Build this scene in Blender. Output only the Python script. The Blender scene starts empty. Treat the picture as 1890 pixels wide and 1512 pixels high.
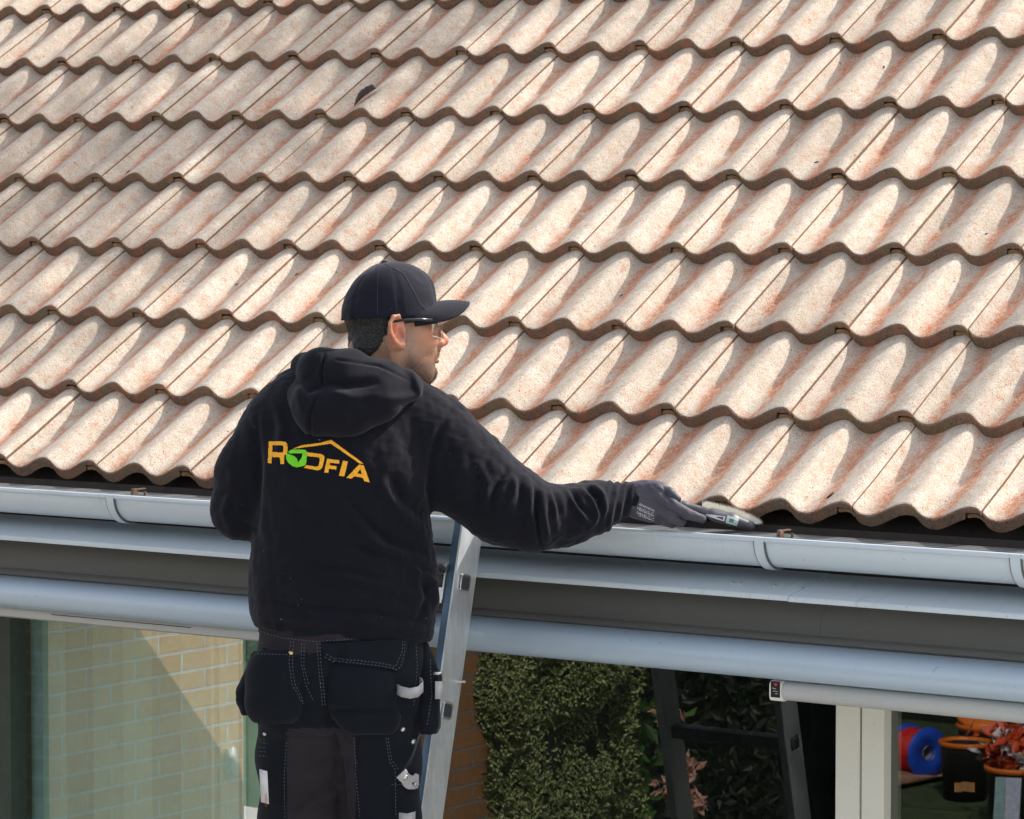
import bpy, bmesh, math, random
import numpy as np
from mathutils import Vector, Matrix
from mathutils.bvhtree import BVHTree
random.seed(7); RNG = np.random.RandomState(7)
S = bpy.context.scene; COL = S.collection
PI = math.pi; R_ = math.radians
# ------------------------------------------------------------------ camera
FPX = 6158.76                                   # focal length in photo pixels (1890 wide)
CC = np.array([5.7911, -6.0903, 0.6385])        # camera position
def camrot(a, b):
    ca, sa, cb, sb = math.cos(a), math.sin(a), math.cos(b), math.sin(b)
    Rz = np.array([[ca,-sa,0],[sa,ca,0],[0,0,1]]); B = np.array([[1,0,0],[0,0,-1],[0,1,0]])
    Rx = np.array([[1,0,0],[0,cb,-sb],[0,sb,cb]])
    return Rx @ B @ Rz.T
RC = camrot(.6077, .061)                        # rows: right, down, forward
cd = bpy.data.cameras.new("camera"); cam = bpy.data.objects.new("camera", cd); COL.objects.link(cam)
cd.sensor_fit = 'HORIZONTAL'; cd.sensor_width = 36; cd.lens = FPX/1890*36; cd.clip_end = 500; cd.clip_start = .05
M = Matrix([[RC[0][i], -RC[1][i], -RC[2][i], CC[i]] for i in range(3)] + [[0,0,0,1]])
cam.matrix_world = M; S.camera = cam
cd.dof.use_dof = True; cd.dof.focus_distance = 7.2; cd.dof.aperture_fstop = 22
# ------------------------------------------------------------------ light
SUN = np.array([0.38, 0.62, 0.68]); SUN = SUN/np.linalg.norm(SUN)   # towards the sun
w = bpy.data.worlds.new("World"); S.world = w; w.use_nodes = True
wn = w.node_tree; bg = wn.nodes['Background']; bg.inputs[1].default_value = .15
sky = wn.nodes.new('ShaderNodeTexSky'); sky.sky_type = 'NISHITA'; sky.sun_disc = False
sky.sun_elevation = math.asin(SUN[2]); sky.sun_rotation = math.atan2(SUN[0], SUN[1]); sky.dust_density = 2.0
sky.air_density = 1.0; sky.ozone_density = 1.0
hz = wn.nodes.new('ShaderNodeHueSaturation'); hz.inputs['Saturation'].default_value = .5; wn.links.new(sky.outputs[0], hz.inputs['Color'])
wm = wn.nodes.new('ShaderNodeMix'); wm.data_type = 'RGBA'; wm.blend_type = 'MULTIPLY'; wm.inputs[0].default_value = 1; wm.inputs[7].default_value = (1.06, 1.0, .93, 1)   # thin high cloud, warm
wn.links.new(hz.outputs[0], wm.inputs[6]); wn.links.new(wm.outputs[2], bg.inputs[0])
sl = bpy.data.lights.new("sun", 'SUN'); sl.energy = 2.9; sl.angle = R_(.5); sl.color = (1, .942, .865)
so = bpy.data.objects.new("sun", sl); COL.objects.link(so)
so.rotation_euler = Vector(SUN).to_track_quat('Z', 'Y').to_euler()
S.view_settings.view_transform = 'Standard'; S.view_settings.look = 'None'
S.view_settings.exposure = .98; S.view_settings.gamma = 1
# ------------------------------------------------------------------ coordinates
def ray(px, py): return RC.T @ np.array([(px-945)/FPX, (py-756)/FPX, 1.0])
def atY(px, py, Y): d = ray(px, py); return CC + d*((Y-CC[1])/d[1])
def atX(px, py, X): d = ray(px, py); return CC + d*((X-CC[0])/d[0])
def c2w(c):                                      # (right, up, depth) metres -> world
    c = np.asarray(c, float); q = c*np.array([1,-1,1]); return q @ RC + CC
def w2c(p): q = (np.asarray(p, float)-CC) @ RC.T; return q*np.array([1,-1,1])
def B(px, py, D): return np.array([(px-945)/FPX*D, (756-py)/FPX*D, D])
YG = .46                                         # glass plane
def mir(px, py, Yv): p = atY(px, py, Yv); p[1] = 2*YG-p[1]; return p
GZ = -2.55
# ------------------------------------------------------------------ helpers
def tag(o, label=None, cat=None, group=None, kind=None):
    if label: o['label'] = label
    if cat: o['category'] = cat
    if group: o['group'] = group
    if kind: o['kind'] = kind
    return o
def empty(name, loc, label, cat, group=None):
    o = bpy.data.objects.new(name, None); COL.objects.link(o); o.location = loc; o.empty_display_size = .1
    return tag(o, label, cat, group)
def mk(name, V, F, mat, parent=None, smooth=False, uv=None):
    """V in world coordinates"""
    V = np.asarray(V, float)
    if parent is not None:
        off = np.array(root_loc(parent)); V = V-off
    me = bpy.data.meshes.new(name)
    me.from_pydata([tuple(v) for v in V], [], [tuple(int(i) for i in f) for f in F]); me.update()
    for m in (mat if isinstance(mat, (list, tuple)) else [mat]): me.materials.append(m)
    if uv is not None:
        ul = me.uv_layers.new(name="UVMap"); li = np.empty(len(me.loops), int); me.loops.foreach_get('vertex_index', li)
        ul.data.foreach_set('uv', np.asarray(uv, np.float32)[li].ravel())
    if smooth: me.polygons.foreach_set('use_smooth', [True]*len(me.polygons))
    o = bpy.data.objects.new(name, me); COL.objects.link(o)
    if parent is not None: o.parent = parent
    return o
def root_loc(o):
    p = np.zeros(3)
    while o is not None: p += np.array(o.location); o = o.parent
    return p
class MB:
    def __init__(s): s.V = []; s.F = []
    def add(s, V, F):
        n = len(s.V); s.V += [tuple(v) for v in V]; s.F += [tuple(i+n for i in f) for f in F]; return s
    def box(s, x0, x1, y0, y1, z0, z1, rot=None, piv=None, bev=0):
        bm = bmesh.new(); bmesh.ops.create_cube(bm, size=1)
        bmesh.ops.scale(bm, vec=(x1-x0, y1-y0, z1-z0), verts=bm.verts)
        if bev: bmesh.ops.bevel(bm, geom=bm.edges[:], offset=bev, segments=2, affect='EDGES')
        bmesh.ops.translate(bm, vec=((x0+x1)/2, (y0+y1)/2, (z0+z1)/2), verts=bm.verts)
        if rot is not None: bmesh.ops.rotate(bm, cent=piv or (0,0,0), matrix=rot, verts=bm.verts)
        bm.verts.ensure_lookup_table()
        V = [tuple(v.co) for v in bm.verts]; F = [tuple(v.index for v in f.verts) for f in bm.faces]; bm.free()
        return s.add(V, F)
    def tube(s, pts, r, n=10, cap=True, flat=1.0, up=(0,0,1)):
        pts = [np.array(p, float) for p in pts]; rr = r if hasattr(r, '__len__') else [r]*len(pts)
        V = []; F = []
        for i, p in enumerate(pts):
            d = pts[min(i+1, len(pts)-1)]-pts[max(i-1, 0)]; d /= np.linalg.norm(d)+1e-9
            a = np.cross(d, up); 
            if np.linalg.norm(a) < 1e-3: a = np.cross(d, (1,0,0))
            a /= np.linalg.norm(a); b = np.cross(d, a)
            for k in range(n):
                t = 2*PI*k/n; V.append(p+(a*math.cos(t)+b*math.sin(t)*flat)*rr[i])
        for i in range(len(pts)-1):
            for k in range(n): F.append((i*n+k, i*n+(k+1) % n, (i+1)*n+(k+1) % n, (i+1)*n+k))
        if cap: F.append(tuple(range(n))[::-1]); F.append(tuple((len(pts)-1)*n+k for k in range(n)))
        return s.add(V, F)
    def extrude(s, prof, x0, x1, closed=True, segs=1, wob=0):
        """profile [(y,z)] swept along X"""
        n = len(prof); V = []; F = []
        for j in range(segs+1):
            x = x0+(x1-x0)*j/segs
            for (y, z) in prof: V.append((x, y, z+wob*math.sin(x*2.3+1)))
        for j in range(segs):
            for i in range(n if closed else n-1):
                a, b = i, (i+1) % n; F.append((j*n+a, j*n+b, (j+1)*n+b, (j+1)*n+a))
        if closed: F.append(tuple(range(n))[::-1]); F.append(tuple(segs*n+i for i in range(n)))
        return s.add(V, F)
    def lathe(s, prof, c, n=24, axis=None):
        """profile [(r,h)] about axis through c"""
        ax = np.array(axis if axis is not None else (0,0,1), float); ax /= np.linalg.norm(ax)
        a = np.cross(ax, (0,0,1)) if abs(ax[2]) < .9 else np.cross(ax, (1,0,0)); a /= np.linalg.norm(a); b = np.cross(ax, a)
        V = []; F = []; c = np.array(c, float)
        for (r, h) in prof:
            for k in range(n): t = 2*PI*k/n; V.append(c+ax*h+(a*math.cos(t)+b*math.sin(t))*r)
        for i in range(len(prof)-1):
            for k in range(n): F.append((i*n+k, i*n+(k+1) % n, (i+1)*n+(k+1) % n, (i+1)*n+k))
        return s.add(V, F)
    def build(s, name, mat, parent=None, smooth=False): 
        o = mk(name, s.V, s.F, mat, parent, smooth); fixn(o); return o
def fixn(o):
    bm = bmesh.new(); bm.from_mesh(o.data); bmesh.ops.recalc_face_normals(bm, faces=bm.faces); bm.to_mesh(o.data); bm.free()
def autosm(o, ang=35):
    me = o.data; me.polygons.foreach_set('use_smooth', [True]*len(me.polygons))
    bm = bmesh.new(); bm.from_mesh(me)
    for e in bm.edges:
        if len(e.link_faces) == 2 and e.calc_face_angle(0) > R_(ang): e.smooth = False
    bm.to_mesh(me); bm.free(); return o
# ------------------------------------------------------------------ materials
class NT:
    def __init__(s, name):
        s.m = bpy.data.materials.new(name); s.m.use_nodes = True; s.t = s.m.node_tree; s.b = s.t.nodes['Principled BSDF']
        s.out = s.t.nodes['Material Output']
    def n(s, typ, **kw):
        nd = s.t.nodes.new('ShaderNode'+typ)
        for k, v in kw.items():
            if k.startswith('i_'):
                key = k[2:]; key = int(key) if key.isdigit() else key.replace('_', ' ')
                if hasattr(v, 'is_linked') or isinstance(v, bpy.types.NodeSocket): s.t.links.new(v, nd.inputs[key])
                else: nd.inputs[key].default_value = v
            else: setattr(nd, k, v)
        return nd
    def link(s, a, b): s.t.links.new(a, b)
    def math(s, op, a, b=None, clamp=False):
        nd = s.t.nodes.new('ShaderNodeMath'); nd.operation = op; nd.use_clamp = clamp
        for i, v in enumerate((a, b)):
            if v is None: continue
            if isinstance(v, bpy.types.NodeSocket): s.t.links.new(v, nd.inputs[i])
            else: nd.inputs[i].default_value = v
        return nd.outputs[0]
    def mix(s, f, a, b):
        nd = s.t.nodes.new('ShaderNodeMix'); nd.data_type = 'RGBA'
        for i, v in ((0, f), (6, a), (7, b)):
            if isinstance(v, bpy.types.NodeSocket): s.t.links.new(v, nd.inputs[i])
            else: nd.inputs[i].default_value = (*v, 1) if hasattr(v, '__len__') and len(v) == 3 else v
        return nd.outputs[2]
    def noise(s, vec, scale, detail=4, rough=.5, dist=0):
        nd = s.t.nodes.new('ShaderNodeTexNoise'); nd.inputs['Scale'].default_value = scale; nd.inputs['Detail'].default_value = detail
        nd.inputs['Roughness'].default_value = rough; nd.inputs['Distortion'].default_value = dist
        if vec is not None: s.t.links.new(vec, nd.inputs['Vector'])
        return nd.outputs[0]
    def ramp(s, f, a, b, c0=0., c1=1.):
        nd = s.t.nodes.new('ShaderNodeMapRange'); nd.inputs[1].default_value = a; nd.inputs[2].default_value = b
        nd.inputs[3].default_value = c0; nd.inputs[4].default_value = c1; nd.interpolation_type = 'SMOOTHSTEP'
        s.t.links.new(f, nd.inputs[0]); return nd.outputs[0]
    def obj(s): return s.n('TexCoord').outputs['Object']
    def uv(s): return s.n('TexCoord').outputs['UV']
    def mapv(s, vec, sc=(1,1,1), loc=(0,0,0), rot=(0,0,0)):
        nd = s.t.nodes.new('ShaderNodeMapping'); nd.inputs['Scale'].default_value = sc; nd.inputs['Location'].default_value = loc
        nd.inputs['Rotation'].default_value = rot; s.t.links.new(vec, nd.inputs[0]); return nd.outputs[0]
    def bump(s, h, st=.3, d=.001):
        nd = s.t.nodes.new('ShaderNodeBump'); nd.inputs['Strength'].default_value = st; nd.inputs['Distance'].default_value = d
        s.t.links.new(h, nd.inputs['Height']); s.t.links.new(nd.outputs[0], s.b.inputs['Normal'])
    def base(s, c, rough=.6, metal=0, spec=None):
        if isinstance(c, bpy.types.NodeSocket): s.t.links.new(c, s.b.inputs['Base Color'])
        else: s.b.inputs['Base Color'].default_value = (*c, 1)
        if isinstance(rough, bpy.types.NodeSocket): s.t.links.new(rough, s.b.inputs['Roughness'])
        else: s.b.inputs['Roughness'].default_value = rough
        s.b.inputs['Metallic'].default_value = metal
        if spec is not None: s.b.inputs['Specular IOR Level'].default_value = spec
        return s
def flat(name, c, rough=.6, metal=0, var=.12, sc=30, bump=0, spec=None, bsc=400):
    t = NT(name); o = t.obj(); n = t.noise(o, sc, 5, .6)
    col = t.mix(t.ramp(n, .3, .7), tuple(x*(1-var) for x in c), tuple(min(1, x*(1+var)) for x in c)); t.base(col, rough, metal, spec)
    if bump: t.bump(t.noise(o, bsc, 3, .6), bump, .0006)
    return t.m
def m_tile():
    t = NT('concrete_tile'); uv = t.uv(); o = t.obj()
    sep = t.n('SeparateXYZ', i_0=uv).outputs
    ph = t.math('FRACT', sep[0])
    warp = t.noise(o, 9, 2)
    # rust coloured streaks along the pans
    dph = t.math('ABSOLUTE', t.math('SUBTRACT', ph, t.ramp(warp, .2, .8, .34, .58)))
    band = t.ramp(dph, .04, .27, 1., 0.)
    st = t.noise(t.mapv(uv, (2.6, 1.1, 1)), 2.4, 7, .72, .6)
    patch = t.noise(t.mapv(uv, (.5, .23, 1), (3.3, 1.7, 0)), 1.6, 3, .6)
    streak = t.math('MULTIPLY', t.ramp(t.math('ADD', st, t.math('MULTIPLY', t.math('SUBTRACT', patch, .5), .9)), .29, .43), band)
    fine = t.noise(o, 260, 3, .8)
    streak = t.math('MULTIPLY', streak, t.ramp(fine, .36, .52))
    loose = t.math('MULTIPLY', t.ramp(t.noise(t.mapv(uv, (3, 1.4, 1), (9, 4, 0)), 3.1, 6, .75), .50, .64), t.ramp(fine, .42, .56))
    streak = t.math('MAXIMUM', streak, t.math('MULTIPLY', loose, .7))
    g = t.noise(o, 330, 3, .7); g2 = t.noise(o, 26, 5, .65)
    cream = t.mix(t.ramp(g2, .3, .72), (.60, .512, .418), (.72, .652, .563))
    cream = t.mix(t.ramp(g, .32, .52, 1., 0.), cream, (.34, .265, .20))
    # greenish grey lichen spots
    li = t.math('MULTIPLY', t.ramp(t.noise(o, 38, 6, .75), .56, .68), t.ramp(fine, .4, .55))
    cream = t.mix(t.math('MULTIPLY', li, .6), cream, (.33, .31, .22))
    rnd = t.n('Attribute', attribute_name='rnd').outputs['Fac']
    grit = t.math('ADD', t.math('MULTIPLY', t.noise(t.mapv(uv, (7, 3.2, 1)), 4.5, 5, .8), 1.0), 0); streak = t.math('MULTIPLY', streak, t.ramp(grit, .27, .42)); clump = t.ramp(t.noise(o, 75, 4, .8), .40, .56); streak = t.math('MULTIPLY', streak, t.math('ADD', t.math('MULTIPLY', clump, .6), .4))
    rust = t.mix(fine, (.34, .085, .028), (.76, .24, .075))
    c = t.mix(streak, cream, rust)
    spk = t.ramp(t.noise(o, 130, 2, .5), .71, .75)
    c = t.mix(t.math('MULTIPLY', spk, .85), c, (.08, .05, .035))
    hsv = t.n('HueSaturation', i_Color=c); t.link(t.ramp(rnd, 0, 1, .86, 1.08), hsv.inputs['Value'])
    t.base(hsv.outputs[0], .93, 0, .2)
    t.bump(t.math('ADD', t.math('MULTIPLY', g, 1.0), t.math('MULTIPLY', t.noise(o, 90, 4, .6), 1.2)), .8, .0022)
    return t.m
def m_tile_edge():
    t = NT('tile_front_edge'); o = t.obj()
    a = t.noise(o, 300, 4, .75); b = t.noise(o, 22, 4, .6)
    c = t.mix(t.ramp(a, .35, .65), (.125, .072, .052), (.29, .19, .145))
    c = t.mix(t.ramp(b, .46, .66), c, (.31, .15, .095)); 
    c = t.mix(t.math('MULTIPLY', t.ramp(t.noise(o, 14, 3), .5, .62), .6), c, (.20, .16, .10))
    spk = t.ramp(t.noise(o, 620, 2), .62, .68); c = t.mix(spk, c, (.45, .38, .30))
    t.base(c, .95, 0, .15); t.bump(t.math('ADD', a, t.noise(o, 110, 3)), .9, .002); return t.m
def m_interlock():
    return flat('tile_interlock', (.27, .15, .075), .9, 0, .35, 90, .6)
def m_paint(name, c, rough=.38, sc=6, dirt=.32, spec=.5):
    t = NT(name); o = t.obj()
    n = t.noise(t.mapv(o, (.6, 3, 3)), sc, 6, .65); f = t.noise(o, 700, 2)
    col = t.mix(t.math('MULTIPLY', t.ramp(n, .5, .75), dirt), c, tuple(x*.62 for x in c))
    sp = t.ramp(t.noise(o, 60, 3), .70, .74); col = t.mix(t.math('MULTIPLY', sp, .25), col, (.2, .18, .14))
    dr = t.math('MULTIPLY', t.ramp(t.noise(t.mapv(o, (22, 1.2, 1.2)), 2.2, 5, .75), .54, .74), t.ramp(t.noise(o, 2.3, 2), .42, .62)); col = t.mix(t.math('MULTIPLY', dr, dirt*1.3), col, tuple(x*k for x, k in zip(c, (.58, .55, .45))))
    t.base(col, t.ramp(n, .3, .8, rough*.85, rough*1.3), 0, spec); t.bump(t.math('ADD', f, t.math('MULTIPLY', t.noise(o, 9, 2), 3)), .12, .0012); return t.m
def m_metal(name, c, rough=.35, galv=False):
    t = NT(name); o = t.obj()
    n = t.noise(t.mapv(o, (14, 14, 3)) , 3, 5, .7); k = t.noise(o, 9, 4)
    col = t.mix(t.ramp(n, .3, .7), tuple(x*.8 for x in c), c)
    col = t.mix(t.math('MULTIPLY', t.ramp(k, .5, .7), .5), col, tuple(x*.7 for x in c))
    t.base(col, t.ramp(k, .3, .7, rough*.8, rough*1.4), .85 if not galv else .6); t.bump(n, .1, .0005); return t.m
def m_cloth(name, c, sheen=.25, rough=.92, weave=900, lint=True, lum=1.6):
    t = NT(name); o = t.obj(); k = t.noise(o, 7, 5, .6); f = t.noise(o, weave, 2, .6)
    col = t.mix(t.ramp(k, .35, .7), tuple(x*.8 for x in c), tuple(x*1.25 for x in c))
    col = t.mix(t.ramp(f, .35, .7), col, tuple(x*lum for x in c))
    if lint: col = t.mix(t.math('MULTIPLY', t.ramp(t.noise(o, 130, 2), .76, .79), .5), col, (.3, .29, .27))
    t.base(col, rough, 0, .2); t.b.inputs['Sheen Weight'].default_value = sheen; t.b.inputs['Sheen Roughness'].default_value = .45
    t.b.inputs['Sheen Tint'].default_value = (.75, .78, .9, 1)
    t.bump(t.math('ADD', f, t.math('MULTIPLY', t.noise(o, 60, 4), 1.5)), .35, .0012); return t.m
def m_brick(name, c1, c2, mortar, rotv):
    t = NT(name); o = t.obj(); sx = t.n('SeparateXYZ', i_0=o).outputs; cb = t.n('CombineXYZ'); t.link(sx[1] if rotv else sx[0], cb.inputs[0]); t.link(sx[2], cb.inputs[1]); v = cb.outputs[0]
    b = t.n('TexBrick', i_Vector=v); b.offset = .5
    b.inputs['Color1'].default_value = (*c1, 1); b.inputs['Color2'].default_value = (*c2, 1); b.inputs['Mortar'].default_value = (*mortar, 1)
    b.inputs['Scale'].default_value = 1; b.inputs['Mortar Size'].default_value = .0055; b.inputs['Mortar Smooth'].default_value = .15
    b.inputs['Brick Width'].default_value = .22; b.inputs['Row Height'].default_value = .0625
    n = t.noise(o, 45, 5, .7); c = t.mix(t.math('MULTIPLY', t.ramp(n, .4, .7), .35), b.outputs[0], tuple(x*.55 for x in c1))
    t.base(c, .9, 0, .2)
    bn = t.n('Bump'); bn.invert = True; bn.inputs['Strength'].default_value = .8; bn.inputs['Distance'].default_value = .006
    t.link(b.outputs['Fac'], bn.inputs['Height']); t.link(bn.outputs[0], t.b.inputs['Normal']); return t.m
def m_glass(name, refl, tint, coat=(1,1,1)):
    t = NT(name); g = t.n('BsdfGlossy'); g.inputs['Roughness'].default_value = .0; g.inputs['Color'].default_value = (*coat, 1)
    tr = t.n('BsdfTransparent'); tr.inputs[0].default_value = (*tint, 1); fr = t.n('LayerWeight'); fr.inputs[0].default_value = .25
    f = t.math('ADD', t.math('MULTIPLY', fr.outputs['Fresnel'], .6), refl, True)
    mx = t.n('MixShader'); t.link(f, mx.inputs[0]); t.link(tr.outputs[0], mx.inputs[1]); t.link(g.outputs[0], mx.inputs[2])
    # very slight waviness of the pane
    bn = t.n('Bump'); bn.inputs['Strength'].default_value = .02; bn.inputs['Distance'].default_value = .002
    t.link(t.noise(t.obj(), 3, 2), bn.inputs['Height']); t.link(bn.outputs[0], g.inputs['Normal'])
    t.link(mx.outputs[0], t.out.inputs[0]); return t.m
MT = dict(tile=m_tile(), edge=m_tile_edge(), lock=m_interlock(),
    gutter=m_paint('gutter_coating', (.57, .645, .71), .33, 5, .3), cover=m_paint('sheet_coating', (.58, .65, .69), .5, 4, .3),
    bar=m_paint('awning_bar_paint', (.43, .53, .63), .33, 3, .12, .7), profile=m_paint('profile_paint', (.46, .47, .46), .45, 4, .15),
    dark=flat('shade_dark', (.05, .04, .035), .9), fabric=None, alu=m_metal('galvanised', (.82, .86, .88), .34, True),  # dark: shade of the eave void and tile gaps put into the colour
    steel=m_metal('steel', (.72, .72, .70), .28), cream=m_paint('cream_frame_paint', (.86, .85, .76), .42, 3, .1),
    greenframe=flat('dark_green_frame', (.035, .055, .045), .45), white=flat('white_plaster', (.7, .69, .66), .8))
# ------------------------------------------------------------------ ground and roof
THE = .6057; G = .3137; TW = .30
T_ = np.array([0, math.cos(THE), math.sin(THE)]); N_ = np.array([0, -math.sin(THE), math.cos(THE)])
def RP(x, s, h): return np.array([x, 0, 0])+T_*s+N_*h
house = empty('house', (0, .46, GZ), "house with pale rust-streaked concrete tile roof, grey gutter and wide windows behind the man", 'house')
PROF = [(.005,.0210),(.013,.0195),(.019,.0145),(.0235,.006),(.028,-.0035),(.034,-.0105),(.043,-.0150),(.056,-.0158),(.070,-.0120),
        (.085,-.0055),(.100,.0025),(.115,.0100),(.128,.0155),(.140,.0190),(.148,.0208)]
_pa = np.array([p[0] for p in PROF]+[.155]); _ph = np.array([p[1] for p in PROF]+[.0210])
def prof(x): return np.interp(((x-.005) % .15)+.005, _pa, _ph)
def profs(x):
    x = np.asarray(x); return (prof(x-.003)+2*prof(x)+prof(x+.003)+prof(x-.0015)+prof(x+.0015))/6
def sag(x, s): return .0058*((x-.75)/1.4)**2*(1-.3*min(1, abs(s)))-.004*(s > .1)
J = .0235
def build_roof():
    V = []; F = []; MI = []; UV = []; RN = []
    for r in range(0, 13):
        for k in range(-12, 15):
            x0 = k*TW+J; s0 = r*G+random.gauss(0, .0016); dh = random.gauss(0, .0007); rn = random.random()
            dx = random.gauss(0, .0007); tw = random.gauss(0, .0022)
            ring_s = [0, .0035, .010, .12, .24, G+.055]; rough0 = [random.gauss(0, .0006) for _ in range(80)]
            xs_main = np.concatenate([np.linspace(0, TW-.0021, 52)])
            xs_t = np.linspace(-.036, -.0012, 6)
            def shell(xs, topf, botf, mtop, mend):
                n = len(xs); base = len(V)
                for j, sl_ in enumerate(ring_s):
                    for side in (0, 1):
                        for i, xx in enumerate(xs):
                            X = x0+dx+xx; hh = topf(xx) if side == 0 else botf(xx)
                            drop = -.029*(sl_/G); 
                            if j == 0 and side == 0: hh -= .0032
                            if j == 1 and side == 0: hh -= .0008
                            s_ = s0+sl_+tw*(xx/TW-.5)+(rough0[i % 80] if j == 0 else 0)
                            p = RP(X, s_, hh+drop+dh+sag(X, s_)); V.append(p)
                            UV.append(((k*TW+J+xx-.005)/.15, r*3.37+k*.61+sl_/.15)); RN.append(rn)
                def idx(j, side, i): return base+(j*2+side)*n+i
                for j in range(len(ring_s)-1):
                    for i in range(n-1):
                        F.append((idx(j,0,i), idx(j,0,i+1), idx(j+1,0,i+1), idx(j+1,0,i))); MI.append(mend if j == 0 else mtop)
                        F.append((idx(j,1,i+1), idx(j,1,i), idx(j+1,1,i), idx(j+1,1,i+1))); MI.append(mend)
                    for i in (0, n-1):
                        a = (idx(j,0,i), idx(j+1,0,i), idx(j+1,1,i), idx(j,1,i)); F.append(a if i == 0 else a[::-1]); MI.append(mend)
                for i in range(n-1): F.append((idx(0,1,i), idx(0,1,i+1), idx(0,0,i+1), idx(0,0,i))); MI.append(mend)
            tf = lambda xx: float(profs(k*TW+J+xx))
            def bf(xx):
                return float(profs(k*TW+J+xx+.001))-(.0135+.002*math.sin(xx*900) if xx > TW-.0375 else .0285)
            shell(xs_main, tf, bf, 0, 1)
            shell(xs_t, lambda xx: float(profs(k*TW+J+xx))-.0175+.0015*math.sin(xx*900), lambda xx: float(profs(k*TW+J+xx))-.0285, 3, 2)  # tongue top coloured dark to put shade into the joint gap
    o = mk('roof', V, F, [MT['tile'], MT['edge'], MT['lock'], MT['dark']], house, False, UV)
    o.data.polygons.foreach_set('material_index', MI)
    at = o.data.attributes.new('rnd', 'FLOAT', 'POINT'); at.data.foreach_set('value', RN)
    autosm(o, 40)
    return o
roof = build_roof()
m = MB(); a = RP(0, .02, -.075); b = RP(0, 4.2, -.075)
m.add([(-4, a[1], a[2]), (4.9, a[1], a[2]), (4.9, b[1], b[2]), (-4, b[1], b[2])], [(0,1,2,3)])
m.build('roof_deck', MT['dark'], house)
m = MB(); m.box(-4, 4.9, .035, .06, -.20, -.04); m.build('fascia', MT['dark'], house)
m = MB(); m.box(-4, 4.9, .061, YG+.30, -.215, -.20); m.build('soffit', MT['white'], house)
tag(mk('lawn', [(-40,-40,GZ),(40,-40,GZ),(40,40,GZ),(-40,40,GZ)], [(0,1,2,3)], flat('lawn_grass', (.045, .075, .025), .95, 0, .4, 12, .8, bsc=160)), kind='structure')
tag(mk('bounce_ground', [(-14,-6.6,GZ+.004),(14,-6.6,GZ+.004),(14,YG-.04,GZ+.004),(-14,YG-.04,GZ+.004)], [(0,1,2,3)], flat('bounce_paving', (.60, .585, .56), .85, 0, .1, 8)), kind='structure')  # unseen pale ground added to bounce sunlight up under the eave
# ---- gutter
m = MB(); gy, gz, gr = -.062, -.055, .062; pr = []
for i in range(25): t = PI+PI*i/24; pr.append((gy+gr*math.cos(t), gz+gr*math.sin(t)))
pin = [(gy+(gr-.0025)*math.cos(PI+PI*i/24), gz+(gr-.0025)*math.sin(PI+PI*i/24)) for i in range(24, -1, -1)]
m.extrude(pr+pin, -4, 4.9, True, 1)
bead = [(-.1235+.0062*math.cos(2*PI*i/14), -.0545+.0062*math.sin(2*PI*i/14)) for i in range(14)]
m.extrude(bead, -4, 4.9, True, 1)
gut = m.build('gutter', MT['gutter'], house); autosm(gut, 50)
# ---- perforated leaf guard strip
t = NT('guard_mesh'); o = t.obj(); sp = t.n('SeparateXYZ', i_0=o).outputs
gx = t.math('ABSOLUTE', t.math('SUBTRACT', t.math('FRACT', t.math('MULTIPLY', sp[0], 160)), .5)); gyy = t.math('ABSOLUTE', t.math('SUBTRACT', t.math('FRACT', t.math('MULTIPLY', sp[1], 60)), .5))
hole = t.math('MULTIPLY', t.math('LESS_THAN', gx, .28), t.math('LESS_THAN', gyy, .28))
t.base(t.mix(hole, (.17, .18, .18), (.02, .02, .02)), .55, .2)
m = MB(); m.extrude([(-.112,-.0575),(-.094,-.0530),(-.04,-.0480),(-.04,-.0500),(-.094,-.0550),(-.112,-.0595)], -4, 4.9)
m.build('leaf_guard', t.m, gut)
def strap(X, wd=.022):
    m = MB(); n = 20
    for rr in (gr+.0062,):
        o_ = [(gy+rr*math.cos(PI*.98+PI*1.0*i/n), gz+rr*math.sin(PI*.98+PI*1.0*i/n)) for i in range(n+1)]
        i_ = [(gy+(gr+.0004)*math.cos(PI*.98+PI*1.0*i/n), gz+(gr+.0004)*math.sin(PI*.98+PI*1.0*i/n)) for i in range(n, -1, -1)]
        m.extrude(o_+i_, X, X+wd)
        # rubber edge
    o = m.build('gutter_strap', MT['gutter'], gut); ms = MB(); ms.extrude([(gy+(y-gy)*.985, gz+(z-gz)*.985) for y, z in o_]+i_, X+wd, X+wd+.003); ms.extrude([(gy+(y-gy)*.985, gz+(z-gz)*.985) for y, z in o_]+i_, X-.0025, X-.0002); ms.build('seal', flat('grey_rubber', (.12, .13, .13), .6), o); autosm(o, 40); return o
for px, py in ((201, 925), (1396, 1020), (1868, 1045)): strap(atY(px, py, -.12)[0])
rustm = flat('rusty_steel', (.16, .10, .07), .8, .3, .4, 60, .5)
for px, py in ((262, 895), (1452, 975)):
    X = atY(px, py, -.06)[0]; m = MB(); m.box(X, X+.008, -.10, -.085, -.075, -.035); m.box(X-.0005, X+.0085, -.0849, -.055, -.0385, -.036)
    m.tube([(X-.012, -.075, -.06), (X-.012, -.075, -.042)], .003); m.tube([(X+.022, -.075, -.06), (X+.022, -.075, -.042)], .003)
    m.build('gutter_hook', rustm, gut)
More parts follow.
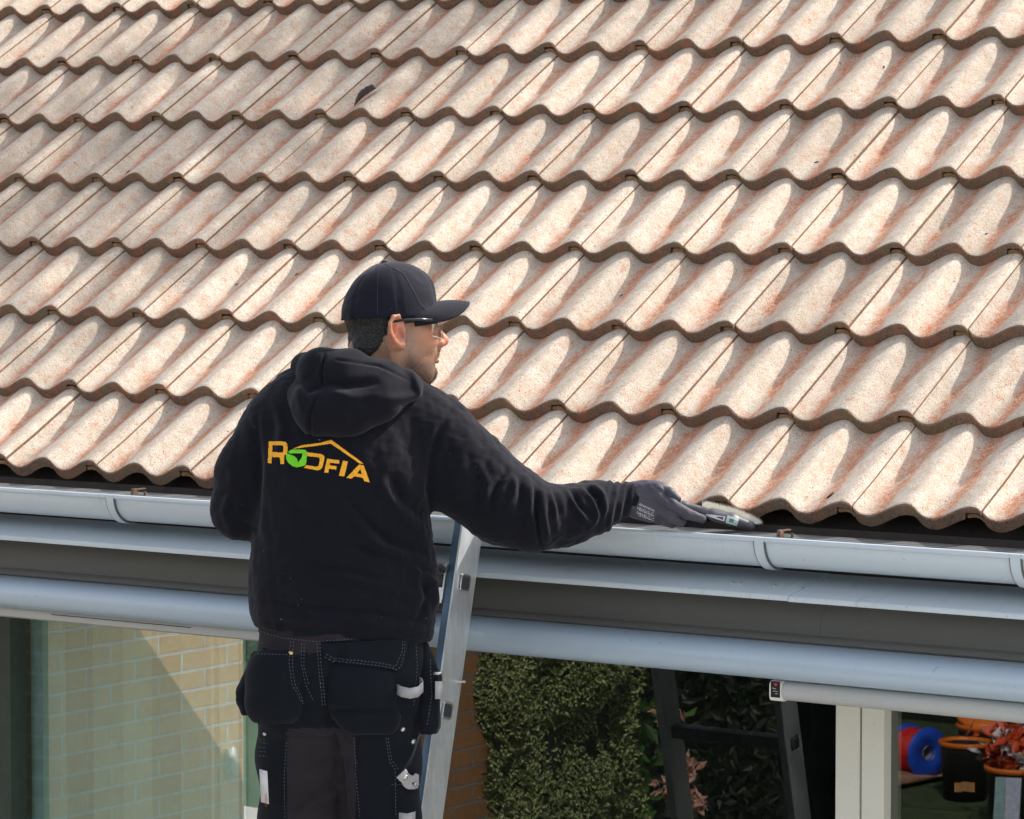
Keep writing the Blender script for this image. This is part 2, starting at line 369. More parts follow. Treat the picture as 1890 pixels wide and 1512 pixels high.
# ------------------------------------------------------------------ awning
t = NT('awning_fabric'); o = t.obj(); f = t.noise(t.mapv(o, (1, 8, 8)), 160, 3)
t.base(t.mix(f, (.15, .145, .13), (.21, .20, .185)), .8, 0, .3); t.bump(f, .3, .0008); MT['fabric'] = t.m
AW = empty('awning', (1, 0, -.3), "long grey retractable awning with rounded blue-grey front bar under the gutter", 'awning')
def cover(x0, x1, dz=0):
    m = MB(); m.extrude([(.034,-.1345+dz),(-.138,-.1655+dz),(-.1405,-.1685+dz),(-.1405,-.1765+dz),(-.1385,-.1765+dz),(-.1370,-.1690+dz),(.034,-.1375+dz)], x0, x1, True, 6, .0008)
    return m.build('cover_panel', MT['cover'], AW)
xs = atX(1462, 1103, atY(1525, 1062, .02)[0])[0]
c1 = cover(-4, xs, 0); c2 = cover(xs+.0015, 4.9, -.0012)
for px, py in ((1352, 1076), (1365, 1070), (1430, 1095), (1480, 1060)):
    p = atY(px, py, -.08); z = -.1345-(.034-p[1])*.18
    m = MB(); m.tube([(p[0], p[1], z-.001), (p[0], p[1], z+.003)], .004, 8); m.build('rivet', MT['steel'], c1)
m = MB(); fp = []
for i in range(13):
    u = i/12; y = .028-.052*u-.012*math.sin(u*PI); z = -.178-.082*u; fp.append((y, z))
fp += [(-.034,-.2625),(-.045,-.266),(-.050,-.272),(-.047,-.2775),(-.030,-.279)]
m.extrude(fp+[(.04,-.279),(.04,-.178)], -4, 4.9, True, 8, .0012); fb = m.build('fabric', MT['fabric'], AW); autosm(fb, 60)
m = MB(); xq = atY(1508, 1185, -.03)[0]; m.extrude([(y-.0012, z) for y, z in fp[1:13]]+[(y, z) for y, z in fp[12:0:-1]], xq, xq+.003); m.build('seam', MT['fabric'], fb)
m = MB(); n = 28; bp = []
for i in range(n):
    t_ = 2*PI*i/n; cy, cz = math.cos(t_), math.sin(t_); bp.append((-.072+.058*abs(cy)**.75*np.sign(cy), -.3125+.0375*abs(cz)**.85*np.sign(cz)))
m.extrude(bp, -4, 4.9); bar = m.build('front_bar', MT['bar'], AW); autosm(bar, 45)
m = MB(); xl = atY(640, 1160, -.03)[0]
m.extrude([(-.075,-.350),(-.080,-.356),(-.078,-.372),(-.070,-.3765),(-.01,-.3765),(-.005,-.372),(-.005,-.350)], -4, xl)
sp_ = empty('screen_profile', (0, -.04, -.36), "thin grey screen profile under the awning bar above the green blinds", 'blind box')
autosm(m.build('profile', MT['profile'], sp_), 50)
p = atY(92, 1119, -.08); m = MB(); m.lathe([(0,.006),(.0035,.005),(.0045,.001),(.0045,0)], (p[0], -.0795, p[2]), 10, (0,-1,0)); m.build('screw', MT['steel'], sp_)
m = MB(); a_ = atY(92, 1125, -.0805); m.box(a_[0]+.005, a_[0]+.45, -.0815, -.0785, -.3585, -.3570); m.build('groove_strip', MT['dark'], sp_)
sb = empty('roller_screen_box', (2.4, -.04, -.38), "slim pale grey roller screen box with end cap under the awning at right", 'blind box')
xr = atY(1424, 1270, -.09)[0]
def rbox(x0, x1, y0, y1, z0, z1, r=.012): 
    P = []
    for (cy, cz, a0) in ((y1-r, z1-r, 0), (y0+r, z1-r, 90), (y0+r, z0+r, 180), (y1-r, z0+r, 270)):
        for k in range(5): a = R_(a0+k*22.5); P.append((cy+r*math.cos(a), cz+r*math.sin(a)))
    m = MB(); m.extrude(P, x0, x1); return m
autosm(rbox(xr+.030, 4.9, -.098, -.01, -.3935, -.3515, .02).build('casing', MT['profile'], sb), 50)
ec = rbox(xr, xr+.0285, -.099, -.009, -.395, -.3515, .012).build('end_cap', MT['cream'], sb); autosm(ec, 50)
m = MB(); m.box(xr+.004, xr+.026, -.1003, -.0992, -.386, -.352); lp = m.build('label_plate', flat('black_plate', (.012, .010, .012), .4), ec)
m = MB(); m.lathe([(0,.0012),(.0032,.001),(.0034,0)], (xr+.0165, -.1003, -.3585), 14, (0,-1,0)); m.build('red_dot', flat('red_print', (.7, .03, .02), .5), lp)
m = MB()
for i, (x, z, l) in enumerate([(.008,-.366,.004),(.0115,-.3665,.003),(.015,-.367,.002),(.010,-.372,.006),(.018,-.372,.003),(.015,-.377,.006)]):
    m.box(xr+x, xr+x+l, -.1009, -.1004, z-.0012, z)
m.build('lettering', flat('white_print', (.6, .6, .6), .5), lp)
# ------------------------------------------------------------------ house front: walls, windows
wallm = flat('dark_reveal', (.12, .12, .12), .8)
m = MB(); m.box(-4, 4.9, .62, .70, -.20, .25); m.box(-4, 4.9, YG-.03, YG+.05, -.30, -.2151); m.build('wall', wallm, house)
def px_x(px, Y=YG, py=1350): return atY(px, py, Y)[0]
XL0, XM, XR1 = px_x(36), px_x(730), 4.9
glL = m_glass('teal_solar_glass', .31, (.88, 1.0, .98)); glR = m_glass('dark_solar_glass', .09, (.5, .55, .53))
wl = MB(); wl.box(XL0-.07, XL0-.004, YG-.03, YG+.05, GZ+.3, -.3005); wl.box(XL0-.004, XM, YG-.03, YG+.05, GZ+.2, GZ+.3)
wl.box(-1.2, XL0-.071, YG-.025, YG+.05, GZ+.2, -.3005)
winL = wl.build('window', MT['greenframe'], house); winL['label'] = "wide left window of greenish glass in dark frame"
m = MB(); m.add([(XL0-.004, YG, GZ+.3), (XM-.03, YG, GZ+.3), (XM-.03, YG, -.3005), (XL0-.004, YG, -.3005)], [(0,1,2,3)]); m.build('pane', glL, winL)
m = MB(); m.box(XM-.03, XM+.03, YG-.03, YG+.05, GZ, -.3005); m.build('mullion', MT['cream'], house)
xa, xb, xc, xd = px_x(1556), px_x(1600), px_x(1604), px_x(1645)
def post(x0, x1): m = MB(); m.box(x0, x1, YG-.035, YG+.05, GZ, -.3005, bev=.002); return m
winR = post(xa, xb).build('window', MT['cream'], house); winR['label'] = "large dark window with cream stile reflecting the hedge"
m = MB(); m.add([(XM+.03, YG, GZ+.2), (xa, YG, GZ+.2), (xa, YG, -.3005), (XM+.03, YG, -.3005)], [(0,1,2,3)]); m.build('pane', glR, winR)
winR2 = post(xc, xd).build('window', MT['cream'], house); winR2['label'] = "right-hand sliding door leaf with cream stile"
m = MB(); m.add([(xd, YG, GZ+.2), (XR1, YG, GZ+.2), (XR1, YG, -.3005), (xd, YG, -.3005)], [(0,1,2,3)]); m.build('pane', glR, winR2)
m = MB(); m.box(xb+.0002, xc-.0002, YG-.01, YG+.03, GZ, -.3005); m.build('rubber_seal', flat('black_rubber', (.01, .01, .01), .6), house)
# rooms behind the glass
m = MB(); m.box(-4, 4.9, 4.4, 4.5, GZ, -.2); m.box(-4.1, -4, YG+.08, 4.5, GZ, -.2); m.box(4.9, 5.0, YG+.05, 4.5, GZ, -.2); m.box(-4, 4.9, .7001, 4.5, -.21, -.2)
m.box(XM-.03, XM+.03, YG+.051, 4.4, GZ, -.2101); m.build('room_wall', flat('dark_room_wall', (.10, .11, .10), .9), house)
BL = empty('vertical_blind', (.5, YG+.12, -.3), "pale vertical slat blind hanging inside the left window", 'blind')
blm = flat('blind_fabric', (.78, .95, .84), .8, 0, .04, 20, .2)
_t = blm.node_tree; _oi = _t.nodes.new('ShaderNodeObjectInfo'); _h = _t.nodes.new('ShaderNodeHueSaturation'); _mr = _t.nodes.new('ShaderNodeMapRange'); _mr.inputs[3].default_value = .58; _t.links.new(_oi.outputs['Random'], _mr.inputs[0]); _t.links.new(_mr.outputs[0], _h.inputs['Value'])
_lk = _t.nodes['Principled BSDF'].inputs['Base Color'].links[0]; _src = _lk.from_socket; _t.links.new(_src, _h.inputs['Color']); _t.links.new(_h.outputs[0], _t.nodes['Principled BSDF'].inputs['Base Color'])
x = px_x(85, YG+.1); pitch = .0985; k = 0
while x < XM-.06:
    m = MB(); an = R_(4+random.gauss(0, 7)); n = 6; V = []; F = []; wd = .124
    for j in range(2):
        for i in range(n+1):
            q = (i/n-.5); dx_, dy_ = q*wd, .006*math.cos(q*PI)
            V.append((x+.05+dx_*math.cos(an)-dy_*math.sin(an), YG+.10+dx_*math.sin(an)+dy_*math.cos(an), (GZ+.35, -.29)[j]))
    for i in range(n): F.append((i, i+1, n+1+i+1, n+1+i))
    m.add(V, F); o = m.build('slat', blm, BL, True); x += pitch; k += 1
m = MB(); m.box(XL0, XM-.06, YG+.08, YG+.13, -.289, -.26); m.build('headrail', MT['profile'], BL)
CUR = empty('curtain', (-.3, YG+.1, -.3), "narrow pale blue curtain fold beside the vertical blind at far left", 'curtain')
m = MB(); V = []; F = []; x0c, x1c = px_x(41, YG+.09), px_x(80, YG+.09)
for j in range(2):
    for i in range(25): V.append((x0c+(x1c-x0c)*i/24, YG+.09+.018*math.sin(i/24*PI*2.6), (GZ+.3, -.29)[j]))
for i in range(24): F.append((i, i+1, 26+i, 25+i))
m.add(V, F); m.build('cloth', flat('curtain_cloth', (.50, .66, .70), .8), CUR, True)
# ------------------------------------------------------------------ implicit-surface sculpting
def rc(P, a, b, ra, rb=None, sc=None):
    a = np.array(a, np.float32); b = np.array(b, np.float32); rb = ra if rb is None else rb
    if sc is not None: sc = np.array(sc, np.float32); P = P*sc; a = a*sc; b = b*sc
    d = b-a; L = float(d@d)+1e-12; h = np.clip(((P-a)@d)/L, 0, 1)
    return np.linalg.norm(P-a-h[..., None]*d, axis=-1)-(ra+(rb-ra)*h)
def ell(P, c, r, M=None):
    q = P-np.array(c, np.float32)
    if M is not None: q = q @ np.array(M, np.float32).T
    r = np.array(r, np.float32); k0 = np.linalg.norm(q/r, axis=-1); k1 = np.linalg.norm(q/(r*r), axis=-1)+1e-6
    return k0*(k0-1)/k1
def smin(a, b, k): h = np.clip(.5+.5*(b-a)/k, 0, 1); return b+(a-b)*h-k*h*(1-h)
def smax(a, b, k): return -smin(-a, -b, k)
def polyrc(P, pts, rs, k=.01, sc=None):
    d = None
    for i in range(len(pts)-1):
        e = rc(P, pts[i], pts[i+1], rs[i], rs[i+1], sc); d = e if d is None else smin(d, e, k)
    return d
def nets(fn, lo, hi, h):
    lo = np.array(lo, float); n = np.ceil((np.array(hi)-lo)/h).astype(int)+1
    ax = [lo[i]+h*np.arange(n[i]) for i in range(3)]
    P = np.stack(np.meshgrid(*ax, indexing='ij'), -1).astype(np.float32); Fv = fn(P).astype(np.float32)
    ins = Fv < 0; c = np.zeros(tuple(n-1), np.int8); off = [(i, j, k) for i in (0,1) for j in (0,1) for k in (0,1)]
    def sub(A, o): return A[o[0]:A.shape[0]-1+o[0], o[1]:A.shape[1]-1+o[1], o[2]:A.shape[2]-1+o[2]]
    for o in off: c += sub(ins, o)
    act = (c > 0) & (c < 8); ids = np.argwhere(act); vid = -np.ones(act.shape, int); vid[act] = np.arange(len(ids))
    acc = np.zeros((len(ids), 3)); cnt = np.zeros(len(ids))
    for a in off:
        for d in range(3):
            if a[d]: continue
            b = list(a); b[d] = 1
            fa = Fv[ids[:,0]+a[0], ids[:,1]+a[1], ids[:,2]+a[2]]; fb = Fv[ids[:,0]+b[0], ids[:,1]+b[1], ids[:,2]+b[2]]
            m_ = (fa < 0) != (fb < 0); t_ = np.where(m_, fa/(fa-fb+1e-12), 0)
            p = np.tile(np.array(a, float), (len(ids), 1)); p[:, d] += t_; acc[m_] += p[m_]; cnt[m_] += 1
    V = lo+h*(ids+acc/np.maximum(cnt, 1)[:, None]); Fs = []
    for d in range(3):
        u, v = (d+1) % 3, (d+2) % 3
        sl0 = [slice(None)]*3; sl1 = [slice(None)]*3; sl0[d] = slice(0, -1); sl1[d] = slice(1, None)
        A, Bb = ins[tuple(sl0)], ins[tuple(sl1)]; e = np.argwhere(A != Bb)
        e = e[(e[:, u] > 0) & (e[:, v] > 0) & (e[:, u] < n[u]-1) & (e[:, v] < n[v]-1)]
        flip = A[e[:,0], e[:,1], e[:,2]]
        q = []
        for (du, dv) in ((1,1), (0,1), (0,0), (1,0)):
            f = e.copy(); f[:, u] -= du; f[:, v] -= dv; q.append(vid[f[:,0], f[:,1], f[:,2]])
        q = np.stack(q, 1); q[~flip] = q[~flip][:, ::-1]; Fs.append(q)
    return V, np.concatenate(Fs)
def vnorm(V, F):
    F = np.asarray(F); a, b, c, d = (V[F[:, i]] for i in range(4)); fn = np.cross(c-a, d-b); N = np.zeros_like(V)
    for i in range(4): np.add.at(N, F[:, i], fn)
    return N/(np.linalg.norm(N, axis=1, keepdims=True)+1e-12)
def wob(V, sc, seed, n=10):
    r = np.random.RandomState(seed); o = np.zeros(len(V))
    for i in range(n):
        d = r.normal(size=3)*sc*r.uniform(.5, 1.6); o += np.sin(V@d+r.uniform(0, 6.3)+1.3*np.sin(V@(r.normal(size=3)*sc*.6)+r.uniform(0, 6)))
    return o/math.sqrt(n)
def seg_d(P2, a, b):
    d = b-a; h = np.clip(((P2-a)@d)/(d@d+1e-12), 0, 1); return np.linalg.norm(P2-a-h[:, None]*d, axis=1), h
def folds(V, N, L, back_only=True):
    """press folds into a cloth surface; L = [(points px, width px, depth m)] measured on the photograph's cloth"""
    px = V[:,0]/V[:,2]*FPX+945; py = 756-V[:,1]/V[:,2]*FPX; P2 = np.stack([px, py], 1); disp = np.zeros(len(V))
    face = (N[:,2] < .25) if back_only else np.ones(len(V), bool)
    for pts, wd, am in L:
        best = np.full(len(V), 1e9); hh = np.zeros(len(V))
        n = len(pts)-1
        for i in range(n):
            d, h = seg_d(P2, np.array(pts[i], float), np.array(pts[i+1], float)); m_ = d < best; best[m_] = d[m_]; hh[m_] = ((i+h)/n)[m_]
        taper = np.sin(np.clip(hh, .0, 1)*PI)**.5*.8+.2
        disp += 1.55*am*taper*(np.exp(-(best/wd)**2)-.45*np.exp(-(best/(wd*2.4))**2))*face
    return V+N*disp[:, None]
def mesh_c(name, V, F, mat, parent, smooth=True): return mk(name, c2w(V), np.asarray(F), mat, parent, smooth)
def bvh_of(*obs):
    V = []; F = []
    for o in obs:
        l = root_loc(o); n = len(V); V += [Vector(v.co)+Vector(l) for v in o.data.vertices]; F += [tuple(i+n for i in p.vertices) for p in o.data.polygons]
    return BVHTree.FromPolygons(V, F)
def cast(bv, px, py):
    d = Vector(ray(px, py)).normalized(); loc, nor, i, ds = bv.ray_cast(Vector(CC), d)
    if loc is None: return None, None
    if nor.dot(d) > 0: nor = -nor
    return np.array(loc), np.array(nor)
def ribbon(mb, bv, pts, wd, off=.0012, step=4, dash=0, ends=None):
    """strip of cloth or thread laid on a surface; pts px, width px"""
    P = []; acc = 0
    for i in range(len(pts)-1):
        a, b = np.array(pts[i], float), np.array(pts[i+1], float); L = np.linalg.norm(b-a); n = max(1, int(L/step))
        for k in range(n+(i == len(pts)-2)): P.append(a+(b-a)*k/n)
    P = np.array(P); rows = []
    for i, p in enumerate(P):
        t_ = P[min(i+1, len(P)-1)]-P[max(i-1, 0)]; t_ /= np.linalg.norm(t_)+1e-9; nn = np.array([-t_[1], t_[0]]); w_ = wd if not hasattr(wd, '__len__') else wd[0]+(wd[1]-wd[0])*i/(len(P)-1)
        m_ = max(1, int(w_/4)); row = []
        for k in range(m_+1):
            q = p+nn*w_*(k/m_-.5); l, n_ = cast(bv, *q); row.append(None if l is None else l+n_*off)
        rows.append(row)
    for i in range(len(rows)-1):
        if dash and (i//dash) % 2: continue
        a, b = rows[i], rows[i+1]
        if len(a) != len(b): k_ = min(len(a), len(b)); a = [a[round(j*(len(a)-1)/(k_-1))] for j in range(k_)] if k_ > 1 else a; b = [b[round(j*(len(b)-1)/(k_-1))] for j in range(k_)]
        for k in range(len(a)-1):
            q = [a[k], a[k+1], b[k+1], b[k]]
            if any(v is None for v in q) or np.linalg.norm(q[0]-q[2]) > .05: continue
            mb.add(q, [(0,1,2,3)])
    return mb
# ------------------------------------------------------------------ ladder
def ladder():
    top = atY(852, 975, -.205); Xe = top[0]; bt = atX(777, 1512, Xe); d = bt-top; d /= -d[2]      # per metre down
    ang = math.atan2(-d[1], 1)                        # lean
    root = empty('ladder', (Xe-.2, top[1]+d[1]*2.45, GZ), "galvanised metal ladder leaning against the gutter beside the man", 'ladder')
    L = (top[2]+.045-GZ)/math.cos(ang); z1 = .045
    ax = np.array([0, -math.sin(ang), -math.cos(ang)]); ay = np.array([0, math.cos(ang), -math.sin(ang)])   # along (down), depth away from camera
    def fr(x, y, s): return np.array([x, top[1], top[2]])+ay*y+ax*s
    def bx(m, x0, x1, y0, y1, s0, s1):
        V = [fr(x, y, s) for x in (x0, x1) for y in (y0, y1) for s in (s0, s1)]
        m.add(V, [(0,1,3,2), (4,6,7,5), (0,4,5,1), (2,3,7,6), (0,2,6,4), (1,5,7,3)])
    W_ = .36; dep = .082
    for side in (0, 1):
        x1 = Xe-side*W_; x0 = x1-.021; m = MB(); sg = -1 if side == 0 else 1; bx(m, x0, x1, 0, dep, -.03, L)
        st = m.build('stile', MT['alu'], root)
        bm = bmesh.new(); bm.from_mesh(st.data); bmesh.ops.bevel(bm, geom=bm.edges[:], offset=.0022, segments=2, affect='EDGES'); bm.to_mesh(st.data); bm.free(); autosm(st, 40)
    rungm = m_metal('dull_rung', (.20, .21, .22), .5)
    fdark = flat('rung_mouth_shade', (.06, .065, .07), .6, .3)
    for side in (0, 1):
        x1 = Xe-side*W_; m = MB(); bx(m, x1-.0205, x1-.0035, -.0006, .0, -.029, L-.002); m.build('rail_dark_strip', m_metal('channel_shade', (.10, .15, .22), .35), root)  # shaded inside of a channel put into colour as a dark blue strip
    s_r = (top[2]-atX(858, 1068, Xe)[2])/math.cos(ang)
    for i in range(0, 9):
        s = s_r+.281*i
        if s > L-.1: break
        m = MB(); c_ = dep*.45; hw, hh = .0165, .0165
        Pq = []
        for (cx, cz, a0) in ((hw-.006, hh-.006, 0), (-hw+.006, hh-.006, 90), (-hw+.006, -hh+.006, 180), (hw-.006, -hh+.006, 270)):
            for k in range(4): a = R_(a0+k*30); Pq.append((cx+.006*math.cos(a), cz+.006*math.sin(a)))
        def ring(x, sc): return [fr(x, c_+u*sc, s+v*sc) for u, v in Pq]
        n = len(Pq); xa_, xb_ = Xe-W_-.004-.021, Xe+.0045
        rings = [ring(xa_, .74), ring(xa_, 1.0), ring(xa_+.004, 1.14), ring(xa_+.005, 1.0), ring(xb_-.005, 1.0), ring(xb_-.004, 1.14), ring(xb_, 1.0), ring(xb_, .74), ring(xb_-.03, .74)]
        V = [v for r in rings for v in r]; F = [(j*n+a, j*n+(a+1) % n, (j+1)*n+(a+1) % n, (j+1)*n+a) for j in range(len(rings)-1) for a in range(n)]
        m.add(V, F); rg = m.build('rung', rungm, root); autosm(rg, 40)
        m = MB(); rr_ = [ring(xb_-.004, .86), ring(xb_+.0006, .92), ring(xb_+.0012, 1.06), ring(xb_-.001, 1.17), ring(xb_-.0044, 1.2)]; V = [v for r in rr_ for v in r]; m.add(V, [(j*n+a, j*n+(a+1) % n, (j+1)*n+(a+1) % n, (j+1)*n+a) for j in range(4) for a in range(n)]); autosm(m.build('rung_flange', MT['steel'], rg), 40)
        m = MB(); m.add(ring(xb_-.0015, .76), [tuple(range(n))]); m.build('rung_dark_cap', fdark, rg)  # dark cap across the tube mouth stands in for its shaded inside
    # locking hook beside the stile
    hx = Xe-.022; s0 = s_r
    m = MB(); bx(m, hx-.0045, hx-.0005, -.004, .05, s0-.035, s0+.045); bx(m, hx-.03, hx-.0046, .0, .006, s0+.018, s0+.052)
    bx(m, hx-.036, hx-.0301, -.012, .03, s0-.042, s0+.046); hk = m.build('hook', MT['steel'], root)
    m = MB(); p = fr(hx-.006, -.004, s0-.02); m.tube([p, p+np.array([-.012, 0, 0])], .007, 10); m.tube([p+np.array([0,0,.0]), p+np.array([-.003, -.014, .012])], .005, 8); m.build('bolt', flat('dark_bolt', (.05, .05, .055), .5, .6), hk)
    p = atX(846, 1258, Xe); m = MB(); m.tube([p-np.array([0, 0, 0]), p+np.array([.020, .0, .001])], .0028, 8); m.build('pin', MT['steel'], root)
    return root, fr, Xe
LAD, LFR, LXE = ladder()
# ------------------------------------------------------------------ man
D0 = 7.00
MAN = empty('person', tuple(c2w(B(640, 1200, D0))*np.array([1,1,0])+np.array([0,0,GZ+.55])), "man in black sweatshirt and cap standing on the ladder, brushing the roof edge", 'person')
navy = (.010, .011, .018)
HOOD = m_cloth('black_sweatshirt', (.0042, .0045, .0085), .12); TRG = m_cloth('grey_work_fabric', (.021, .0175, .0215), .08, .9, 1200, False, 1.3)
TRN = m_cloth('navy_canvas', (.0035, .0058, .0098), .08, .88, 1400, False, 1.3)
def px2(r, D=D0): return r/FPX*D
def hoodie_sdf(P):
    q = lambda x, y, d: B(x, y, D0+d)
    sc = (1, 1, 1.32)
    d = polyrc(P, [q(628,820,0), q(630,960,.0), q(634,1085,.0), q(636,1165,.0)], [px2(150), px2(160), px2(170), px2(166)], .03, sc)
    d = smin(d, rc(P, q(560,762,.0), q(760,800,.0), px2(80), px2(92), (1,1,1.15)), .05)       # shoulders
    d = smin(d, rc(P, q(640,735,-.01), q(690,745,.0), px2(88), px2(80)), .04)
    d = smin(d, ell(P, q(640,880,-.045), (px2(150), px2(120), .11)), .04)                        # upper back
    # left arm, bent forwards
    d = smin(d, polyrc(P, [q(512,785,.01), q(460,870,.015), q(446,936,.03)], [px2(66), px2(58), px2(59)], .02), .022)
    d = smin(d, polyrc(P, [q(447,938,.03), q(500,948,.14), q(560,930,.27)], [px2(56), px2(48), px2(38)], .02), .012)
    # right arm reaching out
    d = smin(d, polyrc(P, [q(812,822,.0), q(868,880,-.01), q(925,925,-.02), q(985,952,-.02)], [px2(80), px2(80), px2(76), px2(66)], .02), .03)
    d = smin(d, polyrc(P, [q(985,953,-.02), q(1045,950,.01), q(1095,938,.035), q(1122,928,.045)], [px2(65), px2(57), px2(49), px2(38)], .015), .01)
    d = smin(d, rc(P, q(1118,926,.045), q(1160,919,.062), px2(33), px2(30)), .006)
    # cut at hem
    n = np.array([-.085, -1, -.02]); n /= np.linalg.norm(n); h = q(640,1173,0)
    d = smax(d, (P-h.astype(np.float32))@n.astype(np.float32), .012)
    # neck opening
    d = smax(d, -rc(P, q(700,640,.02), q(694,720,.02), px2(62), px2(48)), .012)
    return d
V, F = nets(hoodie_sdf, B(365, 1215, 6.78), np.array([*B(1180, 640, 7.35)[:2]*1.0, 7.34]), .0046)
N = vnorm(V, F)
V = V+N*(wob(V, 26, 3)*.0022+wob(V*np.array([1,1.7,1]), 55, 5)*.0010+wob(V*np.array([1,2.2,1]), 95, 6)*.0005)[:, None]
px_ = V[:,0]/V[:,2]*FPX+945; py_ = 756-V[:,1]/V[:,2]*FPX
# ribbing of the cuff, seen as rings round the wrist, and gathers in the sleeve
cuff = np.clip((px_-1112)/10, 0, 1)*(py_ > 860); V = V+N*(cuff*np.sin((px_+.18*(py_-920))*2*PI/14.5)*.0022)[:, None]
FL = [([(838,752),(812,790),(797,840),(791,900),(797,955)], 7, -.006), ([(876,800),(850,850),(842,930)], 20, .004),
 ([(720,872),(745,925),(790,955)], 12, -.007), ([(700,890),(735,940),(785,985)], 12, .006), ([(627,907),(675,965),(714,1001),(790,1020)], 11, -.007),
 ([(640,935),(690,1000),(760,1040),(805,1065)], 12, .007), ([(622,1000),(690,1020),(765,1042),(800,1062)], 9, -.006), ([(600,1060),(700,1078),(790,1110)], 10, .005),
 ([(560,1040),(650,1055),(740,1085)], 8, -.004), ([(480,1075),(560,1090),(660,1098),(740,1120)], 9, .005), ([(470,1105),(560,1118),(680,1128),(790,1150)], 7, -.006),
 ([(466,1132),(560,1142),(680,1152),(800,1168)], 9, .006), ([(474,760),(480,860),(474,985)], 7, -.007), ([(505,740),(520,790),(510,860)], 9, .005), ([(455,770),(470,800),(468,860)], 7, -.004),
 ([(555,1000),(590,1030),(640,1040)], 9, .003), ([(520,890),(560,950),(640,990)], 14, -.003), ([(760,1050),(800,1075),(806,1120)], 8, .008), ([(775,1045),(790,1100),(770,1150)], 7, -.006),
 ([(430,900),(412,945),(430,985)], 8, .004), ([(440,960),(470,975),(470,990)], 7, -.004), ([(450,880),(430,905),(400,915)], 7, -.004),
 ([(740,800),(720,850),(700,900)], 16, .003), ([(690,860),(660,900),(620,930)], 16, .002),
 # sleeve gathers
 ([(936,868),(912,905),(905,940)], 6, -.007), ([(925,862),(900,895),(893,925)], 7, .006), ([(961,884),(962,915),(955,950)], 6, -.007), ([(951,882),(948,910),(935,940)], 6, .006),
 ([(989,900),(990,950),(997,1000),(1003,1016)], 6, -.011), ([(979,896),(978,945),(985,1000)], 7, .007), ([(1003,905),(1004,950),(1012,1000)], 7, .007), ([(1022,905),(1032,935),(1035,965)], 6, -.006),
 ([(1013,900),(1022,928),(1027,955)], 5, .005), ([(1053,903),(1072,935),(1092,955)], 6, -.007), ([(1043,902),(1062,937),(1082,965)], 6, .006), ([(1070,900),(1092,925),(1102,950),(1095,968)], 6, .007),
 ([(1082,898),(1103,918),(1112,945)], 6, -.008), ([(1095,895),(1112,915),(1117,945)], 6, .007), ([(1060,940),(1080,970),(1085,985)], 6, -.005), ([(1020,980),(1050,990),(1080,978)], 8, .004), ([(880,850),(900,890),(890,950)], 9, .004), ([(905,845),(885,880),(862,900)], 7, -.004)]
V = folds(V, N, FL)
hd = mesh_c('sweatshirt', V, F, HOOD, MAN); bv_h = bvh_of(hd)
def hood_sdf(P):
    q = lambda x, y, d: B(x, y, D0+d)
    d = polyrc(P, [q(588,764,-.125), q(640,757,-.128), q(700,735,-.115), q(752,715,-.085)], [px2(43), px2(46), px2(42), px2(28)], .02)
    d = smin(d, polyrc(P, [q(592,690,-.075), q(640,700,-.10), q(700,704,-.095), q(748,716,-.06)], [px2(44), px2(45), px2(34), px2(26)], .02), .025)
    d = smin(d, polyrc(P, [q(563,676,-.035), q(590,672,-.085), q(650,672,-.095), q(715,690,-.09), q(758,712,-.045), q(765,722,.02)], [px2(21), px2(24), px2(22), px2(22), px2(20), px2(15)], .02), .012)
    d = smin(d, polyrc(P, [q(563,678,-.035), q(560,720,.03), q(600,745,.09), q(680,755,.12), q(745,740,.09), q(765,722,.02)], [px2(23), px2(26), px2(24), px2(22), px2(20), px2(16)], .02), .02)
    d = smin(d, rc(P, q(548,728,-.06), q(570,745,-.11), px2(24), px2(36)), .025)
    d = smax(d, -rc(P, q(716,640,.03), q(694,722,.005), px2(66), px2(44)), .008)
    return d
V, F = nets(hood_sdf, B(500, 850, 6.76), np.array([*B(800, 625, 7.2)[:2], 7.2]), .0036)
N = vnorm(V, F); V = V+N*(wob(V, 30, 13)*.0014)[:, None]
V = folds(V, N, [([(599,652),(594,690),(597,712)], 3, -.006), ([(583,735),(572,765),(573,806)], 3.5, -.007), ([(600,705),(640,712),(700,705)], 9, -.007), ([(610,725),(650,735),(720,728)], 8, .004),
  ([(545,700),(570,720),(598,712)], 8, -.006), ([(740,665),(762,690),(776,725)], 6, .004), ([(620,664),(700,676),(752,700)], 3, -.003), ([(680,745),(730,735),(770,728)], 8, .005), ([(560,690),(552,730),(560,770)], 9, .004),
  ([(615,740),(660,770),(640,795)], 10, -.003)])
ho = mesh_c('hood', V, F, HOOD, MAN)
